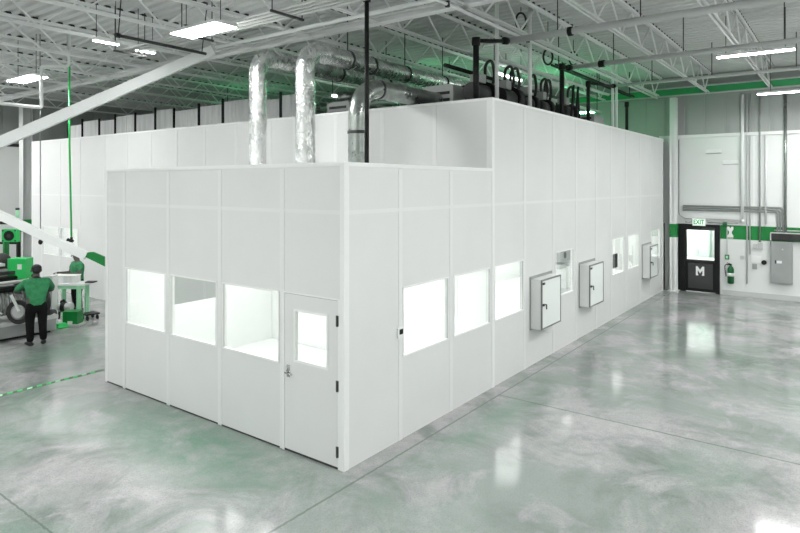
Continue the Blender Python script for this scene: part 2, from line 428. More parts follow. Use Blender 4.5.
h.tube([(-0.065, 0.99, 1.06), (-0.065, 0.86, 1.055)], 0.012, 8); h.box(-0.012, 0.955, 0.99, -0.006, 1.015, 1.15)
h.build('handle', 'chrome', door)
f = MB(); f.box(-0.012, 1.065, 0, 0.05, 1.095, 2.14); f.box(-0.012, 0.085, 2.105, 0.05, 1.095, 2.125); f.box(-0.005, 0.06, 0, 0.06, 0.098, 2.125)
f.build('door_frame', 'trimw', low)
MB().box(-0.008, a0, 2.1, 0.03, a1, 2.106).build('door_gap', 'gasket', low)
MB().box(0.0, 0.09, 0.0, 0.04, 1.09, 0.028).build('threshold', 'dgrey', low)

blk = thing('cleanroom_block', (3.85, 0, 0), 'tall long white panelled cleanroom block with ducts and machines on its roof', 'cleanroom')
BT = 5.05
wall(blk, mapS, 3.90, 15.86, BT, [5.17, 6.58, 7.90, 9.26, 10.42, 11.74, 13.16, 14.33], [(3.935, 5.11), (6.70, 7.72), (10.50, 11.56), (11.93, 13.05), (14.40, 15.53)])
fs = [7.0, 8.25, 9.5, 10.75, 12.0, 13.25, 14.55, 14.9, 16.2, 17.55]
wall(blk, mapB, 5.76, 18.36, BT, [7.0, 8.25, 9.5, 10.75, 12.0, 13.3, 14.85, 16.22, 17.6], [(14.97, 16.14), (16.30, 17.49)])
us = [0.06, 1.2, 2.45, 3.7, 4.95, 5.76]
for a, b in zip(us, us[1:]): mbox(MB(), mapB, a, 0, 3.72, b, T, BT).build('wall_panel', 'panel', blk)
for s in us[1:]: mbox(MB(), mapB, s-0.042, -0.007, 3.84, s+0.042, 0, BT-0.04).build('batten', 'batten', blk)
pw = MB(); mbox(pw, mapB, 0.10, 0.0, 0, 0.72, T, 3.72); mbox(pw, mapB, 1.96, 0.0, 0, 5.76, T, 3.72)
mbox(pw, mapB, 0.72, 0.0, 0, 1.96, T, WZ0); mbox(pw, mapB, 0.72, 0.0, WZ1, 1.96, T, 3.72); pw.build('partition_panel', 'inner', blk)
pf = MB(); mbox(pf, mapB, 0.70, -0.012, WZ0-0.02, 1.98, 0, WZ0+0.01); mbox(pf, mapB, 0.70, -0.012, WZ1-0.01, 1.98, 0, WZ1+0.02)
mbox(pf, mapB, 0.70, -0.012, WZ0+0.01, 0.73, 0, WZ1-0.01); mbox(pf, mapB, 1.95, -0.012, WZ0+0.01, 1.98, 0, WZ1-0.01)
pwin = pf.build('window', 'trimw', blk); mbox(MB(), mapB, 0.72, 0.02, WZ0, 1.96, 0.026, WZ1).build('pane', 'glass', pwin)
MB().box(3.8375, -0.012, 0, 3.92, 0.10, BT).build('corner_post', 'trimw', blk)
MB().box(15.86, -0.012, 0, 15.93, 0.06, BT, 0.006).build('corner_post', 'trimw', blk)
MB().box(3.838, 18.30, 0, 3.91, 18.37, BT, 0.006).build('corner_post', 'trimw', blk)
t = MB(); t.box(3.836, -0.014, BT-0.02, 3.92, 18.37, BT+0.025); t.box(3.9205, -0.014, BT-0.02, 15.93, 0.07, BT+0.025)
t.build('top_trim', 'trimw', blk)
MB().box(3.92, 0.07, 4.92, 15.9, 18.36, 4.99).build('roof', 'dgrey', blk)
MB().box(15.86, 0.06, 0, 15.92, 18.36, BT).build('wall_panel', 'panel', blk)
MB().box(3.90, 18.30, 0, 15.9, 18.36, BT).build('wall_panel', 'panel', blk)
MB().box(3.92, 0.07, 2.98, 15.86, 18.3, 3.04).build('inner_ceiling', 'inner', blk)
MB().box(3.92, 0.02, 0.001, 15.86, 18.3, 0.012).build('inner_floor', 'innerfloor', blk)
MB().box(3.92, 5.2, 0.012, 15.86, 5.28, 2.98).build('partition_panel', 'inner', blk)
for k in range(4):
    MB().box(0.5, 0.7+k*1.25, 2.95, 3.3, 1.35+k*1.25, 2.979).build('ceiling_light', 'tubel', low)
for k in range(6):
    MB().box(4.5+k*1.9, 0.9, 2.95, 5.8+k*1.9, 4.4, 2.979).build('ceiling_light', 'tubei', blk)
for k in range(2):
    MB().box(4.6, 13.9+k*1.9, 2.95, 6.8, 15.3+k*1.9, 2.979).build('ceiling_light', 'tubel', blk)
MB().box(7.2, 5.3, 0.012, 7.28, 18.3, 2.98).build('partition_panel', 'inner', blk)

# things inside, seen through the panes
def bench(name, x0, y0, x1, y1, h, label, top='inner'):
    r = thing(name, ((x0+x1)/2, (y0+y1)/2, 0.012), label, 'bench')
    MB().box(x0, y0, h-0.04, x1, y1, h, 0.006).build('bench_top', top, r)
    for xx in (x0+0.05, x1-0.05):
        for yy in (y0+0.05, y1-0.05): MB().box(xx-0.025, yy-0.025, 0.014, xx+0.025, yy+0.025, h-0.04).build('leg', 'lgrey', r)
    return r
bench('workbench', 7.95, 0.32, 9.6, 0.95, 0.92, 'white bench seen through the small window between the wall cabinets')
r = thing('inspection_machine', (8.6, 0.62, 0.92), 'grey boxed instrument standing on the white bench behind the small window', 'instrument')
MB().box(8.2, 0.40, 0.921, 9.0, 0.85, 1.0, 0.01).build('base', 'lgrey', r)
MB().box(8.7, 0.55, 1.0, 8.95, 0.84, 1.55, 0.01).build('column', 'white', r)
MB().box(8.15, 0.42, 1.72, 8.95, 0.86, 2.02, 0.02).build('housing', 'grey', r)
MB().box(8.05, 0.46, 1.55, 8.5, 0.8, 1.66, 0.01).build('arm', 'lgrey', r)
MB().box(8.75, 0.5, 1.55, 8.93, 0.8, 1.72, 0.01).build('neck', 'lgrey', r)
MB().tube([(8.3, 0.415, 1.87), (8.3, 0.43, 1.87)], 0.08, 14).build('dial', 'dgrey', r)
bench('workbench', 11.5, 0.30, 13.4, 0.9, 0.92, 'white bench behind the window pair near the black door')
r = thing('monitor', (12.2, 0.5, 0.92), 'black monitor on a stand inside the cleanroom behind the farther window pair', 'monitor')
MB().box(12.02, 0.40, 0.921, 12.38, 0.62, 0.94).build('base', 'black', r); MB().box(12.17, 0.52, 0.94, 12.23, 0.56, 1.2).build('neck', 'black', r)
MB().box(11.9, 0.46, 1.12, 12.5, 0.51, 1.52, 0.008).build('screen', 'softblack', r)
r = thing('parts_tray', (11.75, 0.55, 0.92), 'green tray on the cleanroom bench next to the black monitor', 'tray')
MB().box(11.6, 0.40, 0.921, 11.88, 0.8, 0.94).build('floor_plate', 'greenpale', r)
for q_ in ((11.6, 0.40, 11.62, 0.8), (11.86, 0.40, 11.88, 0.8), (11.62, 0.40, 11.86, 0.42), (11.62, 0.78, 11.86, 0.8)): MB().box(q_[0], q_[1], 0.94, q_[2], q_[3], 1.06).build('rim', 'greenpale', r)
# pass-through cabinets
def cabinet(x0, x1, dep, label):
    z0, z1 = 0.735, 1.70
    r = thing('pass_through_cabinet', ((x0+x1)/2, -dep/2, z0), label, 'cabinet', 'pass-through cabinets on the long white wall')
    fl = MB(); fl.box(x0-0.03, -0.018, z0-0.03, x1+0.10, -0.008, z1+0.05); fl.build('wall_flange', 'grey', r)
    b = MB(); t = 0.03; f = -dep+0.03
    b.box(x0, f, z0, x0+t, -0.019, z1); b.box(x1-t, f, z0, x1, -0.019, z1); b.box(x0+t, f, z0, x1-t, -0.019, z0+t); b.box(x0+t, f, z1-t, x1-t, -0.019, z1)
    b.box(x0+t, -0.03, z0+t, x1-t, -0.019, z1-t)
    b.build('body', 'panel', r)
    dm = MB(); t = 0.028; y0, y1 = -dep, f-0.002
    dm.box(x0, y0, z0, x0+t, y1, z1); dm.box(x1-t, y0, z0, x1, y1, z1); dm.box(x0+t, y0, z0, x1-t, y1, z0+t); dm.box(x0+t, y0, z1-t, x1-t, y1, z1)
    d_ = dm.build('door', 'framegrey', r); d_['label'] = 'glass door in a thin grey frame'
    MB().box(x0+t, y0+0.008, z0+t, x1-t, y0+0.016, z1-t).build('pane', M['frost'], d_)
    h = MB(); h.box(x0+0.04, y0-0.02, 1.19, x0+0.10, y0+0.008, 1.235, 0.004); h.tube(bend([(x0+0.085, y0-0.018, 1.215), (x0+0.15, y0-0.03, 1.215), (x0+0.15, y0-0.03, 1.12)], 0.02), 0.012, 8)
    h.build('latch', 'darkmetal', d_)
    MB().box(x0+0.04, y0-0.012, 1.60, x0+0.13, y0+0.008, 1.645, 0.004).build('lock', 'darkmetal', d_)
    return r
fm = mat('frosted_pane', (0.86, 0.91, 0.885), 0.08, spec=0.6); M['frost'] = fm
cabinet(5.413, 6.37, 0.25, 'white pass-through cabinet with glass door, the one closest to the low module')
cabinet(8.08, 9.03, 0.26, 'white pass-through cabinet with glass door, middle of three between small and paired windows')
cabinet(13.366, 14.25, 0.25, 'white pass-through cabinet with glass door, last before the black door')
r = thing('wall_controller', (1.10, -0.02, 1.50), 'small white wall controller with black display beside the first side window', 'controller')
MB().box(1.07, -0.035, 1.43, 1.19, -0.008, 1.57, 0.006).build('case', 'white', r)
MB().box(1.10, -0.040, 1.48, 1.18, -0.0355, 1.55).build('display', 'black', r)

# ------------------------------------------------------------------ ducts
def duct(pts, rad, m, name, label, parts):
    r = thing(name, pts[0], label, 'duct')
    path = bend(pts, 0.38 if m == 'foil' else 0.62, 8)
    # resample and wrinkle the radius a little so the foil looks wrapped
    fine = [path[0]]
    for a, b in zip(path, path[1:]):
        n = max(1, int((b-a).length/0.06))
        for i in range(1, n+1): fine.append(a.lerp(b, i/n))
    rs = [rad*(1+random.uniform(-0.025, 0.025)) if m == 'foil' else rad*(1.03 if (i % 6) == 0 else 1.0) for i in range(len(fine))]
    MB().tube(fine, rs, 20).build('duct_tube', m, r)
    for (i0, hook) in parts:
        p = fine[min(int(i0*len(fine)), len(fine)-2)]; q = fine[min(int(i0*len(fine))+1, len(fine)-1)]
        dr_ = (q-p).normalized()
        MB().tube([p-dr_*0.025, p+dr_*0.025], rad*1.07, 20).build('strap', 'dgrey', r)
        if hook: MB().tube([p+Vector((0, 0, rad)), Vector((p.x, p.y, DZ-0.01))], 0.012, 6).build('hanger_rod', 'dgrey', r)
    return r
duct([(2.3, 4.35, 3.761), (2.3, 4.35, 6.08), (9.0, 4.35, 6.08)], 0.172, 'foil', 'foil_duct', 'silver foil-wrapped duct rising from the low roof, farther from the black drop pipe', [(0.36, 0), (0.5, 1), (0.7, 1)])
duct([(2.3, 3.02, 3.761), (2.3, 3.02, 6.03), (9.5, 3.02, 6.03)], 0.182, 'foil', 'foil_duct', 'silver foil-wrapped duct rising from the low roof, the middle of three uprights', [(0.34, 1), (0.42, 0), (0.55, 1), (0.72, 1)])
duct([(2.3, 1.75, 3.761), (2.3, 1.75, 5.25), (4.74, 1.75, 5.25)], 0.168, 'spiral', 'spiral_duct', 'plain galvanised duct curving from the low roof onto the tall block', [(0.2, 0), (0.45, 0)])

# ------------------------------------------------------------------ things on the block roof
def box_unit(name, x0, y0, x1, y1, h, m, label, cat, extra=None):
    z = 4.991
    r = thing(name, ((x0+x1)/2, (y0+y1)/2, z), label, cat)
    MB().box(x0, y0, z, x1, y1, z+h, 0.015).build('casing', m, r)
    MB().box(x0+0.05, y0+0.05, z+h, x1-0.05, y1-0.05, z+h+0.03, 0.01).build('lid', m, r)
    if extra == 'ring':
        MB().tube([((x0+x1)/2, (y0+y1)/2, z+h+0.03), ((x0+x1)/2, (y0+y1)/2, z+h+0.26)], 0.22, 20).build('collar', 'spiral', r)
    if extra == 'fan':
        MB().tube([((x0+x1)/2, (y0+y1)/2, z+h+0.03), ((x0+x1)/2, (y0+y1)/2, z+h+0.12)], 0.2, 20).build('fan_cowl', 'black', r)
    for k in range(3): MB().box(x0-0.006, y0+0.08, z+0.1+k*h*0.25, x0, y1-0.08, z+0.16+k*h*0.25).build('louvre', 'dgrey', r)
    return r
box_unit('filter_unit', 5.0, 4.35, 5.6, 5.05, 0.50, 'lgrey', 'pale filter box with round collar on the block roof behind the middle duct', 'filter unit', 'ring')
box_unit('filter_unit', 4.75, 1.35, 5.2, 2.1, 0.56, 'lgrey', 'pale square plenum box at the end of the galvanised duct', 'filter unit')
box_unit('air_handler', 5.4, 1.3, 6.2, 2.0, 0.56, 'dgrey', 'dark air handler on the block roof beside the pale plenum box', 'air handler', 'fan')

def blower(x, y, s, label, loops=1):
    z = 4.991
    r = thing('vacuum_blower', (x, y, z), label, 'blower', 'dark blowers along the block roof edge')
    MB().box(x-0.42*s, y-0.3, z, x+0.42*s, y+0.3, z+0.12, 0.01).build('skid', 'softblack', r)
    MB().tube([(x-0.36*s, y, z+0.36), (x+0.12*s, y, z+0.36)], [0.2*s, 0.2*s], 18).build('motor', 'dgrey', r)
    MB().tube([(x+0.14*s, y, z+0.38), (x+0.34*s, y, z+0.38)], 0.25*s, 18).build('fan_case', 'black', r)
    MB().box(x-0.2*s, y-0.12, z+0.56, x+0.02*s, y+0.12, z+0.74, 0.01).build('terminal_box', 'grey', r)
    for k in range(loops):
        a = x+0.2*s-0.25*k*s
        MB().tube(bend([(a, y, z+0.55), (a, y, z+1.0), (a+0.22*s, y-0.04, z+1.12), (a+0.32*s, y-0.05, z+0.8), (a+0.28*s, y-0.02, z+0.6)], 0.15), 0.032, 8).build('hose', 'rubber', r)
    return r
blower(5.05, 0.90, 1.0, 'dark roof blower nearest the upper corner of the tall block', 1)
blower(6.05, 0.84, 1.1, 'dark roof blower between the first two grey standpipes', 2)
blower(7.08, 0.86, 0.9, 'dark roof blower just past the second grey standpipe', 1)
blower(7.95, 0.86, 0.9, 'dark roof blower beside the second black standpipe', 2)
blower(9.2, 0.78, 1.0, 'dark roof blower farthest along the block edge', 1)
for i, (x0, x1, y, lean) in enumerate(((8.45, 8.62, 0.34, 0.2), (8.75, 8.97, 0.34, 0.2), (10.05, 9.87, 0.7, -0.15))):
    lab = ('black rod leaning beside the second black standpipe', 'black rod leaning amid the far roof blowers', 'black rod leaning the other way past the last blower')[i]
    tag(MB().tube([(x0, y, 5.01), (x0+lean, y, 5.95)], 0.03, 8).build('leaning_rod', 'black'), lab, 'rod')

box_unit('control_cabinet', 7.35, 1.35, 8.1, 1.8, 0.62, 'grey', 'grey control cabinet on the block roof behind the blowers', 'cabinet')
box_unit('control_cabinet', 10.45, 0.45, 11.2, 0.95, 0.42, 'grey', 'low grey cabinet on the block roof past the last blower', 'cabinet')
# corrugated sheets stood along the roof
k = 0; y = 5.9
spec = []
for i in range(11):
    wd = (1.15, 1.0, 1.25, 1.05, 1.2, 0.95, 1.1, 1.2, 1.0, 1.15, 1.0)[i]; spec.append((y, y+wd)); y += wd+0.10
ords = ['closest to the foil ducts', 'second from the foil ducts', 'third from the foil ducts', 'fourth from the foil ducts', 'fifth from the foil ducts', 'sixth from the foil ducts', 'fifth from the far column', 'fourth from the far column', 'third from the far column', 'second from the far column', 'closest to the far column']
for i, (a, b) in enumerate(spec):
    r = thing('roof_screen', (5.4, (a+b)/2, 4.991), 'pale ribbed sheet standing on the block roof, ' + ords[i], 'screen', 'pale sheets along the block roof')
    m = MB(); n = 14; h = (0.92, 0.85, 0.95, 0.9, 0.86, 0.96, 0.88, 0.92, 0.84, 0.9, 0.8)[i]
    pts = []
    for j in range(n+1):
        yy = a+(b-a)*j/n; pts.append((5.4 + (0.03 if j % 2 else 0.0), yy))
    for (xa, ya), (xb, yb) in zip(pts, pts[1:]):
        m.prism([(xa, ya, 4.995), (xb, yb, 4.995), (xb, yb, 4.99+h), (xa, ya, 4.99+h)], (0.012, 0, 0))
    m.build('sheet', 'sheet', r)
    MB().box(5.36, b+0.03, 4.991, 5.42, b+0.075, 4.99+h+0.1).build('support_post', 'black', r)
# bulky dark crates behind the sheets
for i, (a, b, h) in enumerate(((9.2, 11.2, 1.05), (16.0, 17.6, 1.0))):
    tag(MB().box(6.0, a, 4.991, 7.2, b, 4.99+h, 0.02).build('roof_crate', 'dgrey'), ('dark crate standing behind the pale roof sheets mid-way', 'dark crate behind the pale roof sheets near the far column')[i], 'crate')

# ------------------------------------------------------------------ pipes
def pipe(name, pts, rad, m, label, cat='pipe', bends=0.12, group=None, fittings=()):
    pts = [Vector(p) for p in pts]
    r = thing(name, pts[0], label, cat, group)
    MB().tube(bend(pts, bends) if len(pts) > 2 else pts, rad, 12).build('tube', m, r)
    for (a, b, rr, fm_) in fittings: MB().tube([a, b], rr, 12).build('fitting', fm_, r)
    return r
# vertical black drop with its tee
p0 = Vector((1.41, 0.81, 3.761)); p1 = Vector((1.41, 0.81, 6.36))
pipe('drop_pipe', [p0, p1], 0.034, 'black', 'thin black drop pipe standing on the low roof beside the galvanised duct', fittings=[((1.41, 0.81, 6.30), (1.41, 0.81, 6.42), 0.06, 'black'), ((1.41, 0.81, 6.36), (1.41, 0.42, 6.36), 0.034, 'black'), ((1.41, 0.38, 6.36), (1.41, 0.47, 6.36), 0.055, 'black'), ((1.41, 0.81, 6.36), (1.41, 0.81, DZ-0.01), 0.02, 'black')])
# large grey feed pipes along Y
pipe('feed_pipe', [(4.95, 0.19, 6.3), (4.95, -13.0, 6.3)], 0.062, 'lgrey', 'grey feed pipe overhead, highest and closest of the pipes crossing the aisle', fittings=[((4.95, -0.75, 6.3), (4.95, -0.75, DZ-0.005), 0.010, 'dgrey'), ((4.95, -2.2, 6.3), (4.95, -2.2, DZ-0.005), 0.010, 'dgrey'), ((4.95, -4.0, 6.3), (4.95, -4.0, DZ-0.005), 0.010, 'dgrey'), ((4.95, -5.6, 6.3), (4.95, -5.6, DZ-0.005), 0.010, 'dgrey'), ((4.95, -0.95, 6.3), (4.95, -1.03, 6.3), 0.085, 'black')])
pipe('feed_pipe', [(8.2, 0.21, 6.3), (8.2, -13.0, 6.3)], 0.056, 'lgrey', 'grey feed pipe overhead running just above the long hanging light', fittings=[((8.2, -0.75, 6.3), (8.2, -0.75, DZ-0.005), 0.010, 'dgrey'), ((8.2, -2.2, 6.3), (8.2, -2.2, DZ-0.005), 0.010, 'dgrey'), ((8.2, -4.0, 6.3), (8.2, -4.0, DZ-0.005), 0.010, 'dgrey'), ((8.2, -5.6, 6.3), (8.2, -5.6, DZ-0.005), 0.010, 'dgrey'), ((8.2, -0.42, 6.3), (8.2, -0.55, 6.3), 0.08, 'black')])
pipe('feed_pipe', [(11.5, 0.21, 6.3), (11.5, -13.0, 6.3)], 0.042, 'lgrey', 'thin grey feed pipe overhead, nearest the green wall girder', fittings=[((11.5, -0.75, 6.3), (11.5, -0.75, DZ-0.005), 0.010, 'dgrey'), ((11.5, -2.2, 6.3), (11.5, -2.2, DZ-0.005), 0.010, 'dgrey'), ((11.5, -4.0, 6.3), (11.5, -4.0, DZ-0.005), 0.010, 'dgrey'), ((11.5, -5.6, 6.3), (11.5, -5.6, DZ-0.005), 0.010, 'dgrey')])
for x in (4.95, 8.2, 11.5):
    for y in (-2.6, -4.6):
        pass
# black standpipes at the roof edge
for (x, y, z, xf, lab) in ((4.17, 0.5, 6.2, 4.88, 'black standpipe by the upper corner of the tall block'), (7.8, 0.3, 6.28, 8.14, 'black standpipe mid-way along the block roof edge'), (9.55, 0.3, 6.12, 11.42, 'black standpipe joined to the thin grey feed pipe'), (12.85, 0.3, 5.95, 12.85, 'short black standpipe farthest along the block roof')):
    rr = 0.055 if x < 9 else 0.045
    fit = [((x, y, z-0.09), (x, y, z+0.05), rr*1.4, 'black'), ((x, y, 4.991), (x, y, 5.02), 0.11, 'black')]
    if xf != x: fit += [((x+0.03, y-0.01, z), (xf, 0.22, 6.28), rr*0.7, 'black'), ((xf-0.12, 0.23, 6.27), (xf-0.02, 0.22, 6.28), rr*1.3, 'black')]
    pipe('standpipe', [(x, y, 4.991), (x, y, z)], rr, 'black', lab, fittings=fit)
for (x, yg, lab) in ((4.99, 0.5, 'pale standpipe beside the corner blower'), (6.0, 0.27, 'pale standpipe between the roof blowers'), (12.0, 0.45, 'pale standpipe past the last roof blower'), (12.35, 0.45, 'second of the two close pale standpipes past the last blower')):
    pipe('grey_standpipe', [(x, yg, 4.991), (x, yg, DZ-0.002)], 0.04, 'steel', lab, fittings=[((x, yg, 4.991), (x, yg, 5.02), 0.09, 'steel')])
# sprinkler branch along X
pipe('sprinkler_pipe', [(-6, 0.13, 6.42), (15.7, 0.13, 6.42)], 0.028, 'steel', 'thin sprinkler pipe running lengthwise above the block roof edge', fittings=[((x, 0.13, 6.38), (x, 0.13, 6.47), 0.04, 'dgrey') for x in (2.6, 5.6, 8.6)])
# conduits along Y
for i in range(4):
    x = 0.90+i*0.13
    pipe('conduit', [(x, 7.7, 6.3), (x, -6.0, 6.3)], 0.024, 'lgrey', 'grey steel conduit in the overhead rack, ' + ('outer one on the camera side', 'second from the camera side', 'third from the camera side', 'outer one over the low roof')[i], group='overhead conduits')
r = thing('conduit_rack', (1.1, 4.0, 6.27), 'black trapeze hangers carrying the four overhead conduits', 'hanger')
for y in (6.9, 4.6, 2.2, -0.3):
    MB().box(0.75, y-0.02, 6.235, 1.45, y+0.02, 6.272).build('cross_bar', 'dgrey', r)
    for xx in (0.78, 1.42): MB().tube([(xx, y, 6.25), (xx, y, DZ-0.01)], 0.010, 6).build('rod', 'dgrey', r)
pipe('black_pipe', [(0.05, 5.42, 6.2), (1.9, 5.46, 6.2)], 0.03, 'softblack', 'short black pipe hung crosswise under the conduits near the big troffer light', fittings=[((0.05, 5.42, 6.2), (0.05, 5.28, DZ-0.01), 0.010, 'softblack'), ((1.8, 5.455, 6.2), (1.8, 5.28, DZ-0.01), 0.010, 'softblack'), ((0.0, 5.42, 6.2), (0.08, 5.42, 6.2), 0.045, 'black')])
# extra overhead pipes
pipe('ceiling_pipe', [(2.4, 5.86, 6.47), (2.4, -12.0, 6.47)], 0.036, 'white', 'white pipe overhead that starts where the long sloping beam meets the girder', fittings=[((2.4, 5.86, 6.47), (2.4, 5.80, 6.47), 0.05, 'lgrey')])
pipe('ceiling_pipe', [(-1.2, 7.1, 6.72), (-1.2, 15.5, 6.72)], 0.055, 'lgrey', 'grey ceiling pipe crossing the joists near the white drop pipe')
pipe('ceiling_pipe', [(8.9, 0.6, 6.05), (8.9, 9.0, 6.05)], 0.06, 'steel', 'grey pipe low over the block roof behind the blowers')
pipe('ceiling_pipe', [(12.4, 0.7, 6.2), (6.0, 0.95, 6.2)], 0.04, 'steel', 'thin grey pipe lengthwise just behind the roof blowers')
pipe('ceiling_pipe', [(12.9, 1.1, 5.75), (6.5, 1.25, 5.75)], 0.045, 'white', 'white pipe lengthwise low behind the roof blowers')
pipe('header_pipe', [(4.4, 1.32, 5.88), (10.2, 1.32, 5.88)], 0.04, 'black', 'black header pipe running lengthwise above the roof blowers', fittings=[((x, 1.32, 4.991 + (0.66 if 7.2 < x < 8.2 else 0)), (x, 1.32, 5.84), 0.025, 'black') for x in (6.6, 8.4, 10.0)])
a, b = D(14.4, 553, 64), D(19.3, 652, 96); r = thing('hoist_rail', a, 'black double rail sloping in view under the joists over the block edge', 'rail')
a.y = b.y = 0.66; a.z = b.z = 6.41
for q_ in (-0.05, 0.05): MB().bar((a.x, a.y+q_, a.z), (b.x, b.y+q_, b.z), 0.03, 0.05).build('rail', 'black', r)
for t_ in (0.05, 0.5, 0.95): MB().tube([(a.x+(b.x-a.x)*t_, 0.66, 6.4), (a.x+(b.x-a.x)*t_, 0.66, DZ-0.002)], 0.012, 6).build('hanger', 'black', r)
# looped cables slung from the sprinkler pipe
for i_, (px_, dep_) in enumerate(((505, 12.5), (540, 13.5), (577, 15.0))):
    q0 = D(dep_, px_, 58 if i_ else 24); q0.y = 0.36 if i_ < 2 else 0.52
    r = thing('cable_loop', q0, 'black cable coil hung over the blowers, ' + ('nearest the corner standpipe', 'between the two middle standpipes', 'beside the double rail')[i_], 'cable')
    MB().tube([(q0.x+0.07*math.cos(u*PI/8), q0.y-0.08*math.cos(u*PI/8), q0.z+0.17*math.sin(u*PI/8)) for u in range(-4, 13)], 0.022, 8, cap=False).build('coil', 'rubber', r)
    MB().tube([(q0.x, q0.y, q0.z+0.2), (q0.x, q0.y, DZ-0.002)], 0.010, 6).build('tie', 'dgrey', r)
# white drop pipe at the far end
a, b, c = D(14, -14, 102), D(14, 42, 108), D(14, 41, 66)
c2_ = D(14, 69, 66); pipe('air_line', [a, b, c, c2_, (c2_.x, c2_.y, DZ-0.01)], 0.035, 'white', 'white air pipe with an upturned end above the packing machine', bends=0.08)
# hoses and cords
a = D(15, 69.5, 66)
r = thing('green_hose', (a.x, a.y, DZ-0.01), 'thin green air hose hanging from the ceiling to a black coupling', 'hose')
e = D(15, 71.5, 238)
MB().tube([(a.x, a.y, DZ-0.01), (a.x, a.y, 4.5), (e.x, e.y, e.z)], 0.024, 8).build('tube', 'greenb', r)
MB().tube(bend([(e.x, e.y, e.z+0.02), (e.x, e.y, e.z-0.1), D(15, 68, 239), D(15, 67.5, 241)], 0.06), 0.032, 8).build('coupling', 'black', r)
MB().tube([(e.x, e.y, e.z-0.06), D(15, 73, 241.5)], 0.04, 8).build('trigger', 'black', r)
a = D(14.5, 40, 130); e = D(14.5, 40.5, 242)
r = thing('hanging_cord', (a.x, a.y, DZ-0.01), 'dark pull cord hanging beside the far column with a weighted end', 'cord')
MB().tube([(a.x, a.y, DZ-0.01), (e.x, e.y, e.z)], 0.014, 8).build('tube', 'grey', r)
MB().sphere(e, 0.05, 1, 1, 1.3).build('weight', 'black', r)

# ------------------------------------------------------------------ lights
def fixture(x, y, z, lx, ly, label, m='tube', cat='light', name='ceiling_light', grp='hanging hall lights', top=DZ):
    r = thing(name, (x, y, z), label, cat, grp)
    MB().box(x-lx/2, y-ly/2, z+0.012, x+lx/2, y+ly/2, z+0.07, 0.008).build('housing', 'white', r)
    MB().box(x-lx/2+0.012, y-ly/2+0.012, z, x+lx/2-0.012, y+ly/2-0.012, z+0.011).build('lens', m, r)
    if top:
        for s in (-1, 1):
            xx, yy = (x, y+s*ly*0.38) if ly > lx else (x+s*lx*0.38, y)
            MB().tube([(xx, yy, z+0.07), (xx, yy, top-0.002)], 0.007, 6).build('cable', 'dgrey', r)
    return r
fixture(0.60, 3.72, 6.13, 0.45, 1.25, 'broad troffer light hung above the two foil ducts')
fixture(0.85, 11.2, 6.13, 0.42, 1.35, 'broad troffer light hung above the packing machine')
fixture(9.0, -3.42, 6.28, 0.18, 1.42, 'long slim light hanging below the grey feed pipe over the aisle')
fixture(13.9, -4.25, 6.05, 0.18, 2.6, 'long slim light below the green wall girder')
fixture(0.43, 6.58, 6.3, 0.50, 0.10, 'tiny strip light by the conduit ends, the one farther from the black pipe')
fixture(1.33, 6.72, 6.3, 0.42, 0.10, 'tiny strip light by the conduit ends, closer to the troffer')
added_lights = [(-5.2, 0.6), (-5.2, 4.2), (-8.5, 2.4), (-5, 8.5), (-5, 16), (0.8, 16.5), (2.0, 19.8), (-2.5, 19.8), (-1.5, -7.5), (0.5, -4.5), (5.8, -5.2), (9.2, -7.5), (0.5, -9.5), (6.6, -9.8), (-6, -8), (12.6, -6.4), (-10, 9), (-10, -6), (13.8, 5)]  # unseen fixtures added to brighten walls, floor and ceiling
for i, (x, y) in enumerate(added_lights):
    fixture(x, y, 6.2, 0.45, 1.3, 'added broad troffer light out of this view, brightening the hall', grp='added hall lights out of view')
# green-tinted strips added above the block roof to make the green ceiling glow
for i, (x, y, lab) in enumerate(((12.6, 2.0, 'added green-tinted strip light over the block roof beyond the last blower'), (9.0, 5.0, 'added green-tinted strip light over the block roof behind the foil ducts'), (8.5, 12.5, 'added green-tinted strip light deep over the block roof'))):
    r = thing('roof_strip_light', (x, y, 5.75), lab, 'light', 'strip lights over the block roof')
    MB().tube([(x, y-0.9, 5.75), (x, y+0.9, 5.75)], 0.03, 10).build('tube', 'tubeh' if i else 'tubeg', r)
    for s in (-1, 1): MB().tube([(x, y+s*0.9, 5.74), (x, y+s*0.9, DZ-0.002)], 0.012, 6).build('hanger', 'dgrey', r)

for i, (x, y, z, lab) in enumerate(((8.4, 1.96, 6.3, 'bright white strip light over the block roof just above the corner blower'), (10.3, 2.6, 6.1, 'bright white strip light over the block roof behind the second blower'), (7.4, 6.4, 6.0, 'bright white strip light over the block roof behind the foil ducts'))):
    r = thing('roof_strip_light', (x, y, z), lab, 'light', 'strip lights over the block roof')
    MB().tube([(x-0.75, y, z), (x+0.75, y, z)], 0.035, 10).build('tube', 'tubew', r)
    for q_ in (-1, 1): MB().tube([(x+q_*0.75, y, z-0.01), (x+q_*0.75, y, DZ-0.002)], 0.012, 6).build('hanger', 'dgrey', r)
